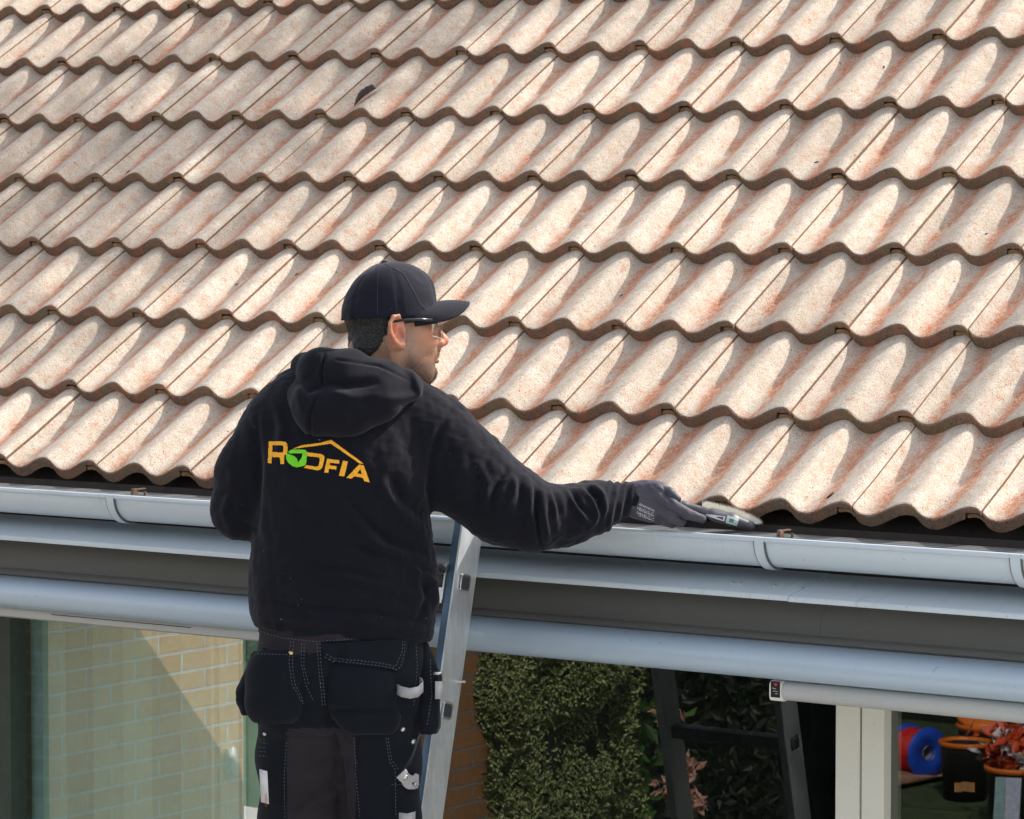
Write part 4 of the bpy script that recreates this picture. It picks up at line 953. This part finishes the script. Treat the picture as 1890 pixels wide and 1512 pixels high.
# eyes: iris and white seen through the lens, eyebrows
for s_ in (1, -1): m = MB(); m.lathe([(0,.0116),(.004,.011),(.008,.008)], c2w(H(.0830, s_*.031, .0055)), 14, RC.T@(np.array([1,-1,1])*fw2)); m.build('eye', flat('eye_white', (.55, .5, .47), .25), body, True)
for s_ in (1, -1): m = MB(); m.lathe([(0,.0002),(.0045,0),(.0048,-.0008)], c2w(H(.0949, s_*.031, .0055)), 14, RC.T@(np.array([1,-1,1])*fw2)); m.build('iris', flat('dark_iris', (.02, .012, .008), .2), body, True)
# ------------------------------------------------------------------ glove and brush
GL = m_cloth('grey_glove_coating', (.060, .057, .075), .1, .6, 300, False, 1.25); GK = flat('dark_glove_rubber', (.03, .03, .045), .55, 0, .2, 60, .4)
DH = .062
def glove_sdf(P):
    q = lambda x, y, d: B(x, y, D0+d)
    d = polyrc(P, [q(1150,920,DH), q(1172,921,DH), q(1196,920,DH)], [px2(27), px2(31), px2(30)], .01, (1,1,1.25))
    d = smin(d, polyrc(P, [q(1190,905,DH-.005), q(1212,908,DH-.01), q(1228,925,DH-.008)], [px2(18), px2(18), px2(15)], .01), .012)
    d = smin(d, rc(P, q(1178,940,DH-.01), q(1200,952,DH-.015), px2(19), px2(13)), .010)       # heel of the hand
    # index finger stretched along the handle
    d = smin(d, polyrc(P, [q(1215,918,DH-.018), q(1240,932,DH-.026), q(1268,948,DH-.026), q(1296,958,DH-.020)], [px2(12.5), px2(11.5), px2(10.5), px2(8.5)], .003), .006)
    # middle, ring and little fingers closing round the handle from below
    d = smin(d, polyrc(P, [q(1208,936,DH-.01), q(1236,952,DH-.018), q(1256,962,DH-.004), q(1258,950,DH+.012)], [px2(12.5), px2(12), px2(10.5), px2(9)], .003), .004)
    d = smin(d, polyrc(P, [q(1202,944,DH+.006), q(1226,960,DH+.0), q(1240,965,DH+.014), q(1240,952,DH+.028)], [px2(12), px2(11), px2(10), px2(8.5)], .003), .004)
    d = smin(d, polyrc(P, [q(1196,944,DH+.022), q(1214,958,DH+.02), q(1224,958,DH+.034), q(1222,946,DH+.042)], [px2(11), px2(10), px2(9), px2(7.5)], .003), .004)
    return d
V, F = nets(glove_sdf, B(1110, 1010, 6.96), np.array([*B(1330, 870, 7.2)[:2], 7.17]), .0022)
N = vnorm(V, F); V = V+N*(wob(V, 200, 4)*.0005)[:, None]; V = folds(V, N, [([(1168,898),(1175,920),(1170,945)], 3, -.002), ([(1205,895),(1225,912),(1240,930)], 4, -.0025), ([(1160,935),(1185,950),(1200,962)], 3, .002)])
glv = mesh_c('glove', V, F, GL, MAN)
def thumb_sdf(P):
    q = lambda x, y, d: B(x, y, D0+d)
    return polyrc(P, [q(1194,899,DH-.004), q(1219,902,DH-.012), q(1236,911,DH-.018), q(1249,921,DH-.020)], [px2(12), px2(11.5), px2(11), px2(8.5)], .004)
V, F = nets(thumb_sdf, B(1170, 950, 6.97), np.array([*B(1275, 875, 7.15)[:2], 7.13]), .0022); mesh_c('thumb', V, F, GK, glv)
bvg = bvh_of(glv); m = MB()
for i in range(9): ribbon(m, bvg, [(1182+i*3.2, 929+i*1.5), (1177+i*3.2, 938+i*1.6), (1176+i*3.2, 950+i*1.2)], 1.1, .0008, 2, 2)
for i in range(5): ribbon(m, bvg, [(1180, 932+i*5), (1206, 943+i*4.6)], .8, .0009, 2, 2)
mk('knit_pattern', m.V, m.F, flat('white_knit', (.55, .55, .58), .9), glv); bpy.data.objects['knit_pattern']['kind'] = 'stuff'
# bare forearm inside the sleeve belongs to the body; the brush is a thing of its own
BR = empty('hand_brush', tuple(c2w(B(1300, 945, D0+DH))), "grey hand brush with pale bristles in the gloved hand at the roof edge", 'brush')
BW = flat('grey_painted_wood', (.085, .085, .10), .45, 0, .2, 40)
def brush_sdf(P):
    q = lambda x, y, d: B(x, y, D0+d)
    d = polyrc(P, [q(1222,925,DH-.004), q(1262,934,DH-.004), q(1300,944,DH-.004), q(1330,953,DH-.004)], [px2(8), px2(9), px2(8), px2(11)], .004)
    d = smin(d, polyrc(P, [q(1318,951,DH-.006), q(1350,959,DH-.006), q(1384,970,DH-.006)], [px2(12), px2(14), px2(10)], .004, (1,1.12,.8)), .006)
    return d
V, F = nets(brush_sdf, B(1200, 1000, 6.97), np.array([*B(1410, 905, 7.2)[:2], 7.14]), .0022); bh = mesh_c('handle', V, F, BW, BR)
m = MB()
for i in range(4200):
    u = RNG.uniform(0, 1); px0 = 1296+u*96; py0 = 942+u*27; dd = DH+RNG.uniform(-.010, .014)
    b0 = B(px0, py0-2, D0+dd); ln = RNG.uniform(.016, .026)*(1-.3*abs(u-.6)); an = R_(66-58*u*u+RNG.normal()*10)
    tip = b0+np.array([math.cos(an)*ln, math.sin(an)*ln, RNG.uniform(-.001, .010)]); s_ = np.array([.00035, -.0001, 0])
    m.add([c2w(b0-s_*1.3), c2w(b0+s_*1.3), c2w(tip)], [(0,1,2)])
mk('bristles', m.V, m.F, flat('pale_bristle', (.84, .80, .70), .7, 0, .2, 300), BR)
bvb = bvh_of(bh)
def patch(name, pts, wd, mat, par, bv, off=.0008):
    m = MB(); ribbon(m, bv, pts, wd, off, 3); return mk(name, m.V, m.F, mat, par, True)
patch('sticker', [(1341,958),(1362,964)], 14, flat('sticker_paper', (.50, .60, .60), .5), BR, bvb)
patch('green_mark', [(1346,960),(1354,962)], 6, flat('green_mark', (.06, .22, .13), .5), bpy.data.objects['sticker'], bvb, .0013)
patch('white_print', [(1303,950),(1338,958)], (3, 9), flat('white_mark', (.6, .6, .66), .5), BR, bvb)
# ------------------------------------------------------------------ garden in front of the house (seen mirrored in the glass)
def leaves(name, pos, nor, size, mat, parent=None, lab=None, elong=1.7, jit=.7):
    """many small folded leaves; pos (n,3), nor (n,3)"""
    n = len(pos); r = RNG; d = nor+r.normal(size=(n,3))*jit; d /= np.linalg.norm(d, axis=1, keepdims=True)
    a = np.cross(d, r.normal(size=(n,3))); a /= np.linalg.norm(a, axis=1, keepdims=True); b = np.cross(d, a); s_ = (size*r.uniform(.6, 1.35, n))[:, None]
    A = pos-a*s_*.5*elong; C_ = pos+a*s_*.5*elong; Bv = pos+b*s_*.4+d*s_*.15; Dv = pos-b*s_*.4+d*s_*.15
    V = np.stack([A, Bv, C_, Dv], 1).reshape(-1, 3); i = np.arange(n)*4
    F = np.concatenate([np.stack([i, i+1, i+2], 1), np.stack([i, i+2, i+3], 1)])
    o = mk(name, V, F, mat, parent, False); o['kind'] = 'stuff'; at = o.data.attributes.new('rnd', 'FLOAT', 'POINT'); at.data.foreach_set('value', np.repeat(r.uniform(0, 1, n), 4).astype(np.float32))
    return o
def m_leaf(name, c1, c2, rim=None):
    t = NT(name); r = t.n('Attribute', attribute_name='rnd').outputs['Fac']; c = t.mix(r, c1, c2)
    if rim: c = t.mix(t.ramp(t.noise(t.obj(), 110, 2), .5, .56), c, rim)
    t.base(c, .5, 0, .35); return t.m
BM = m_brick('yellow_brick', (.66, .48, .27), (.60, .40, .22), (.62, .62, .60), True)
BM2 = m_brick('orange_brick', (.40, .20, .085), (.46, .235, .10), (.32, .28, .25), True)
def garden_wall(x, y0, y1, mat, label):
    o = MB().box(x-.22, x, y0, y1, GZ, -.28); o = o.build('brick_wall', mat); return tag(o, label, 'wall')
garden_wall(-.95, -1.18, .92-atX(90, 1350, -.95)[1], BM, "yellow brick garden wall mirrored behind the blinds in the left window")
garden_wall(-.70, -2.9, -1.30, BM2, "orange brick wall mirrored in the glass beside the ladder and hedge")
lamp = empty('wall_lantern', (-.90, -1.10, -1.15), "small pale lantern on the end of the mirrored yellow brick wall", 'lamp')
m = MB(); m.lathe([(0,.05),(.010,.04),(.014,.02),(.016,-.02),(.010,-.04),(0,-.055)], (-.925, -1.10, -1.12), 6); m.build('shade', flat('pale_lamp', (.6, .62, .62), .3), lamp, True)
m = MB(); m.box(-.95, -.93, -1.12, -1.08, -1.16, -1.08); m.build('bracket', MT['steel'], lamp)
# variegated hedge on the wall
hg = empty('hedge', (-.6, -2.45, GZ), "dense variegated ivy hedge mirrored in the glass right of the brick", 'hedge')
n = 46000; x = RNG.uniform(-.70, -.50, n); y = .92-RNG.uniform(3.06, 3.76, n); z = RNG.uniform(-1.9, -.22, n)
sw = .05*np.sin(z*7+1)+.04*np.sin(y*9)+.04*np.sin(z*17+y*5); side = RNG.uniform(0, 1, n) < .7
x = np.where(side, -.52-.10*np.clip((2.95+y-.16-(.0))*-1+.0, 0, 1)*0-.16*np.clip((-y-2.55)/.30, 0, 1)**2+sw-np.abs(RNG.normal(size=n))*.05, x); yn = -2.14+.05*np.sin(z*11)-np.abs(RNG.normal(size=n))*.05; y = np.where(side, y, yn)
y = np.where((~side) & (RNG.uniform(0,1,n) < .3), -2.86+.04*np.sin(z*9)+np.abs(RNG.normal(size=n))*.04, y)
gap = (np.sin(z*13+y*4)+np.sin(z*5-y*11+1) < -1.8); keep = ~gap
pos = np.stack([x, y, z], 1)[keep]; nor = np.where(side[keep][:, None], [[1, 0, .5]], [[.3, 1, .5]])
leaves('ivy_leaves', pos, nor, .017, m_leaf('ivy_leaf', (.035, .085, .02), (.12, .20, .045), (.46, .48, .24)), hg)
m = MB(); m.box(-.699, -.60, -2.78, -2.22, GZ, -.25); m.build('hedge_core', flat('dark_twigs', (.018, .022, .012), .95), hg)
# broad-leaved flowering shrub beyond the hedge
sh = empty('flowering_shrub', (-.45, -3.5, GZ), "green broad-leaved shrub with faded pink blooms right of the mirrored hedge", 'shrub')
n = 420; pos = np.stack([-.70+RNG.normal(size=n)*.07, .92-RNG.normal(3.98, .07, n), RNG.uniform(-1.8, -.3, n)], 1)
leaves('leaves', pos, np.tile([[.6, .5, .6]], (n, 1)), .045, m_leaf('broad_leaf', (.03, .075, .012), (.07, .17, .03)), sh)
for pc in ([-.55, .92-4.0, -1.18], [-.5, .92-4.1, -1.52], [-.5, .92-3.95, -1.45], [-.55, .92-4.12, -1.40]): leaves('bloom', np.array(pc)+RNG.normal(size=(60, 3))*.022, np.tile([[.6, .3, .6]], (60, 1)), .03, m_leaf('faded_petal', (.45, .24, .18), (.58, .36, .28)), sh)
m = MB()
for i in range(4): a = RNG.uniform(-1, 1, 2)*.06; m.tube([(-.7, -3.1, GZ), (-.7+a[0]*.5, -3.1+a[1], -1.7), (-.7+a[0]*1.3, -3.1+a[1]*1.6, -.4)], .006, 6)
m.build('stems', flat('brown_stem', (.08, .05, .03), .9), sh)
dk_block = empty('reflection_darkener', (-1.2, -4.6, GZ), "very dark leaf block added to darken the reflection between the ladder rails", 'darkener')  # added dark leaf block, blackens the mirror image between the ladder rails
n = 9000; leaves('block_leaves', np.stack([RNG.uniform(-1.55, -.86, n), -4.35-np.abs(RNG.normal(size=n))*.08, RNG.uniform(GZ, .3, n)], 1), np.tile([[0, 1, .3]], (n, 1)), .035, m_leaf('block_leaf', (.005, .010, .004), (.014, .026, .009)), dk_block)
MB().box(-1.55, -.86, -5.3, -4.45, GZ, .3).build('block_core', flat('block_dark', (.004, .006, .003), .95), dk_block)
# far hedge closing the garden
n = 26000; x = RNG.uniform(-9, 7, n); z = GZ+RNG.uniform(0, 1, n)**.8*3.2; y = -10.9+.35*np.sin(x*2.1)+.25*np.sin(z*4+x)-RNG.uniform(0, .3, n)
fh = empty('garden_hedge', (-1, -11, GZ), "dark tall garden hedge mirrored at the top of the right panes", 'hedge')
leaves('hedge_leaves', np.stack([x, y, z], 1), np.tile([[0, 1, .4]], (n, 1)), .10, m_leaf('dark_leaf', (.008, .018, .005), (.03, .055, .012)), fh)
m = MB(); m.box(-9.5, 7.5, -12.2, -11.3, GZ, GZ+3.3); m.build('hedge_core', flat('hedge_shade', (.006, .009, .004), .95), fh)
def VM(p): p = np.array(p, float); p[1] = 2*YG-p[1]; return p
def atZv(px, py, Z): d = ray(px, py); return CC+d*((Z-CC[2])/d[2])
def vscale(p): return FPX/((p-CC)@RC[2])
orange = flat('orange_plastic', (.78, .20, .02), .4); blackp = flat('black_plastic', (.015, .015, .016), .45)
def bucket(px, py, wpx, hpx, label):
    p = atZv(px, py, GZ); k = vscale(p); r = wpx/2/k; h = hpx/k; c = VM(p)
    e = empty('bucket', tuple(c), label, 'bucket', 'buckets on the lawn'); m = MB()
    m.lathe([(0,.004),(r*.80,.0),(r*.92,h*.9),(r*.94,h*.97),(r*.88,h*.97),(r*.76,.02),(0,.02)], c, 28); m.build('bucket_body', blackp, e, True)
    m = MB(); m.lathe([(r*.93,h*.91),(r*1.0,h*.93),(r*1.02,h*.97),(r*1.0,h*1.0),(r*.86,h*1.0),(r*.86,h*.94)], c, 32); m.build('rim', orange, e, True); return e, c, r, h
e1, c1_, r1, h1 = bucket(1781, 1474, 100, 108, "black bucket with orange rim standing next to the cable reel, tan tape patch on it")
vd = VM(CC)-c1_; vd[2] = 0; vd /= np.linalg.norm(vd); sd_ = np.cross(vd, (0,0,1))
m = MB()
for i, (dx_, dz_) in enumerate(((-.035,.0),(.0,.006),(.032,.002))):
    a = c1_+vd*(r1*.91)+sd_*dx_+np.array([0,0,.085+dz_]); m.add([a-sd_*.020-np.array([0,0,.028]), a+sd_*.020-np.array([0,0,.028]), a+sd_*.018+np.array([0,0,.022]), a-sd_*.022+np.array([0,0,.022])], [(0,1,2,3)])
m.build('tape_patch', flat('tan_tape', (.50, .26, .10), .7), e1)
e2, c2_, r2, h2 = bucket(1868, 1530, 104, 118, "black bucket with orange rim at the right edge, papers hanging on its front")
e3, c3_, r3, h3 = bucket(1812, 1452, 96, 118, "black bucket with tilted orange lid standing behind the other two buckets")
m = MB(); m.lathe([(0,.006),(r3*.9,.01),(r3*1.0,-.004),(r3*.98,-.012),(0,-.004)], c3_+np.array([0,0,h3+.05]), 28, (.15,.35,1)); m.build('lid', orange, e3, True)
vd = VM(CC)-c2_; vd[2] = 0; vd /= np.linalg.norm(vd); sd_ = np.cross(vd, (0,0,1))
pp = empty('papers', tuple(c2_+vd*r2), "two pale printed paper sheets hanging on the right-hand bucket", 'paper')
for i, (dx_, col) in enumerate(((.0, (.55, .60, .78)), (.055, (.30, .48, .50)))):
    a = c2_+vd*(r2*1.03-.01*i)+sd_*dx_*-1+np.array([0,0,.17]); m = MB(); m.add([a-sd_*.04-np.array([0,0,.11]), a+sd_*.035-np.array([0,0,.11]), a+sd_*.045+np.array([0,0,.12]), a-sd_*.03+np.array([0,0,.12])], [(0,1,2,3)])
    sh_ = m.build('sheet', flat('printed_paper', col, .7, 0, .15, 60), pp)
bag = empty('tool_bag', tuple(c2_+np.array([0,0,h2])), "red and white crumpled packaging heaped on top of the right-hand bucket", 'bag')
pos = c2_+np.array([0,0,h2+.10])+RNG.normal(size=(260,3))*np.array([.07,.05,.06]); leaves('wrapping', pos[:150], np.tile([[.3,.3,.6]], (150,1)), .06, flat('red_wrap', (.70, .10, .03), .4), bag); leaves('wrapping', pos[150:], np.tile([[.3,.3,.6]], (110,1)), .045, flat('white_wrap', (.7, .7, .74), .4), bag)
# cable reel
p = atZv(1692, 1440, GZ); k = vscale(p); rr = 48/k; c = VM(p)+np.array([0, 0, rr+.02]); axv = VM(CC)-c; axv[2] = 0; axv /= np.linalg.norm(axv); sdv = np.cross(axv, (0,0,1)); ax_ = axv*.75-sdv*.66*-1; ax_ /= np.linalg.norm(ax_)
re = empty('cable_reel', tuple(VM(p)), "blue cable reel wound with red cable standing on the brown sheet", 'cable reel')
blue = flat('blue_plastic', (.02, .09, .62), .35); red = flat('red_cable', (.68, .02, .02), .45)
for s_ in (-1, 1):
    m = MB(); m.lathe([(rr*.28,-.008),(rr*.97,-.008),(rr,0),(rr*.97,.008),(rr*.28,.008),(rr*.28,-.008)], c+ax_*.085*s_, 32, ax_); m.build('flange', blue, re, True)
m = MB(); m.lathe([(rr*.3,-.10),(rr*.3,.10)], c, 20, ax_); m.build('hub', flat('grey_hub', (.35,.36,.4), .5), re, True)
m = MB(); L_ = []
a1 = np.cross(ax_, (0,0,1)); a1 /= np.linalg.norm(a1); b1 = np.cross(ax_, a1)
for i in range(500): t_ = i*2*PI/24; rad = rr*(.80+.025*math.sin(i*.37)); L_.append(c+(a1*math.cos(t_)+b1*math.sin(t_))*rad+ax_*(.072*math.sin(i*.0157*2)))
m.tube(L_, .0065, 6); m.build('cable', red, re, True)
# brown ground sheet
gs = []; nx, ny = 40, 14; pA, pB = VM(atZv(1480, 1440, GZ)), VM(atZv(1715, 1440, GZ)); V = []; F = []; dirx = pB-pA
for j in range(ny+1):
    for i in range(nx+1):
        u, v = i/nx, j/ny; p = pA+dirx*u+np.array([0, 1.6*(v-.25), 0]); p[0] += .1*math.sin(v*5+u*7)
        p[2] = GZ+.02+.05*abs(math.sin(u*9+v*3))*math.sin(v*PI)+.28*math.exp(-((u-.12)/.16)**2-((v-.2)/.22)**2); V.append(p)
for j in range(ny):
    for i in range(nx): F.append((j*(nx+1)+i, j*(nx+1)+i+1, (j+1)*(nx+1)+i+1, (j+1)*(nx+1)+i))
tag(mk('ground_sheet', V, F, flat('brown_sheet', (.40, .22, .15), .8, 0, .2, 12, .4), None, True), "brown crumpled sheet spread on the lawn under the cable reel", 'sheet')
# ------------------------------------------------------------------ kitchen behind the dark glass
kt = empty('kitchen_counter', (.4, 2.8, GZ), "dark kitchen counter with cabinets behind the right window", 'kitchen counter')
kd = flat('dark_cabinet', (.05, .055, .05), .35); 
m = MB(); m.box(XM+.05, 1.9, 2.55, 3.15, -1.12, -1.06); m.build('worktop', flat('dark_worktop', (.02, .02, .02), .12), kt)
for i in range(4): m = MB(); x0 = XM+.06+i*.45; m.box(x0, x0+.44, 2.57, 3.1, GZ, -1.13, None, None, .003); m.build('cabinet', kd, kt)
for i in range(4): m = MB(); x0 = XM+.06+i*.45; m.box(x0, x0+.44, 3.2, 3.5, -.72, -.25, None, None, .003); m.build('wall_cabinet', kd, kt)
cf = empty('coffee_flask', (.57, 2.62, -1.06), "slim dark flask with a bright highlight standing on the kitchen counter", 'flask')
m = MB(); m.lathe([(0,0),(.045,0),(.045,.005),(.033,.008),(.033,.15),(.022,.165),(.022,.18),(0,.182)], (.57, 2.66, -1.06), 24); m.build('flask_body', flat('polished_dark_steel', (.12, .2, .2), .12, .9), cf, True)
m = MB(); m.lathe([(0,.182),(.024,.182),(.024,.205),(0,.208)], (.57, 2.66, -1.06), 20); m.build('lid', blackp, cf, True)
# ------------------------------------------------------------------ small things lying on the roof
bv_r = bvh_of(roof)
def debris(name, px, py, L_, W_, H_, ang, mat, label, cat='debris', group='bits of debris lying on the tiles'):
    l, n_ = cast(bv_r, px, py)
    if l is None: return
    a = RC[0]*math.cos(ang)-RC[1]*math.sin(ang); a -= n_*(a@n_); a /= np.linalg.norm(a); b = np.cross(n_, a); V = []; F = []; nu, nv = 10, 6
    for j in range(nv+1):
        for i in range(nu+1):
            u = i/nu*2-1; v = j/nv*2-1; w_ = W_*(1-abs(u)**2.2)*(1+.15*math.sin(u*5)); V.append(l+a*u*L_+b*v*w_+n_*(.001+H_*(1-v*v)*(1-.4*u*u)+.02*L_*math.sin(u*9)))
    for j in range(nv):
        for i in range(nu): F.append((j*(nu+1)+i, j*(nu+1)+i+1, (j+1)*(nu+1)+i+1, (j+1)*(nu+1)+i))
    o = mk(name, V, F, mat, None, True); md = o.modifiers.new('s', 'SOLIDIFY'); md.thickness = .0012
    return tag(o, label, cat, group)
drk = flat('dark_bark', (.035, .022, .022), .55, 0, .4, 90, .4)
l, n_ = cast(bv_r, 676, 182); a = RC[0]*.80-RC[1]*.60; a -= n_*(a@n_)*.6; a /= np.linalg.norm(a); b = np.cross(n_, a); b /= np.linalg.norm(b); V = []; F = []; nu, nv = 16, 12
for j in range(nv+1):
    for i in range(nu+1):
        u = i/nu*2-1; th_ = (j/nv)*PI*.80+.25; w_ = .016*(1-max(0, -u)**1.5*.92)*(1-.25*max(0, u)**3+.05*math.sin(u*17)); V.append(l+a*u*.038+b*math.cos(th_)*w_+n_*(.001+math.sin(th_)*w_*1.55))
for j in range(nv):
    for i in range(nu): F.append((j*(nu+1)+i, j*(nu+1)+i+1, (j+1)*(nu+1)+i+1, (j+1)*(nu+1)+i))
fr_ = mk('bark_curl', V, F, drk, None, True); md = fr_.modifiers.new('s', 'SOLIDIFY'); md.thickness = .0018; tag(fr_, "curled dark flake standing on the tiles above the man's cap, largest of the debris", 'debris')
for (nm, px, py, Lm, lab) in (('dead_leaf', 1533, 916, .010, "tiny dark dead leaf on the lowest tile row right of the brush"), ('moss_crumb', 1147, 546, .005, "small black crumb on the tiles right of the cap peak"),
   ('moss_crumb', 548, 507, .006, "dark crumb on the tiles left of the cap"), ('moss_crumb', 437, 526, .005, "smaller dark crumb farther left of the cap"), ('dead_leaf', 1507, 300, .006, "small brown dead leaf on the middle tile rows at right"),
   ('moss_crumb', 1631, 124, .006, "dark crumb on the upper right tile rows"), ('dead_leaf', 237, 318, .007, "thin dark leaf stalk on the upper left tiles"), ('moss_crumb', 1820, 432, .005, "dark crumb near the right edge of the roof")):
    debris(nm, px, py, Lm, Lm*.4, Lm*.3, R_(20+px % 50), drk, lab)
# ------------------------------------------------------------------ tree behind the house whose upper twigs shade the tiles
tree = empty('tree', (3.2, 9.2, GZ), "bare-branched tree behind the roof whose twigs shade the upper left tiles", 'tree')
m = MB(); m.tube([(3.2, 9.2, GZ), (3.1, 8.9, 1), (2.9, 7.8, 4.2), (2.5, 6.6, 5.9)], [.2, .17, .11, .05], 10); m.build('trunk', flat('grey_bark', (.12, .10, .08), .9, 0, .3, 20, .6), tree, True)
C0 = np.array([2.2, 5.85, 5.85]); n = 900; cl = []
for (dx_, dz_, sx, sz, nn) in ((-.6,.12,.16,.07,70), (-.05,0,.30,.05,150), (.28,.10,.22,.09,120), (.45,-.12,.15,.07,80), (-.1,-.32,.10,.05,45), (.72,.12,.12,.05,50), (-.35,.3,.22,.05,80), (.10,.30,.25,.05,90)):
    cl.append(C0+np.stack([dx_+RNG.normal(size=nn)*sx, RNG.normal(size=nn)*.15-dz_*.2, dz_+RNG.normal(size=nn)*sz], 1))
leaves('crown', np.concatenate(cl), np.tile([SUN], (sum(len(c_) for c_ in cl), 1)), .055, m_leaf('young_leaf', (.06, .10, .03), (.10, .16, .05)), tree, jit=.5)
# armhole and hem seams on the sweatshirt, seams of the cap panels
m = MB(); ribbon(m, bv_h, [(838,752),(812,790),(797,840),(791,900),(797,945)], 1.3, .0012, 3); mk('sleeve_seam', m.V, m.F, HOOD, hd)
m = MB(); ribbon(m, bv_h, [(802,1042),(790,1075),(783,1105),(782,1135)], 1.6, .0014, 3); mk('side_pocket_seam', m.V, m.F, HOOD, hd)
bvc = bvh_of(cap)
m = MB(); ribbon(m, bvc, [(699,482),(697,530),(697,580)], 1.2, .0012, 3); ribbon(m, bvc, [(702,482),(745,505),(765,540),(775,560),(790,575)], 1.1, .0012, 2); mk('panel_seams', m.V, m.F, m_cloth('cap_thread', (.03, .03, .045), .1, .8, 700, False), cap)
bpy.data.objects['panel_seams']['kind'] = 'stuff'
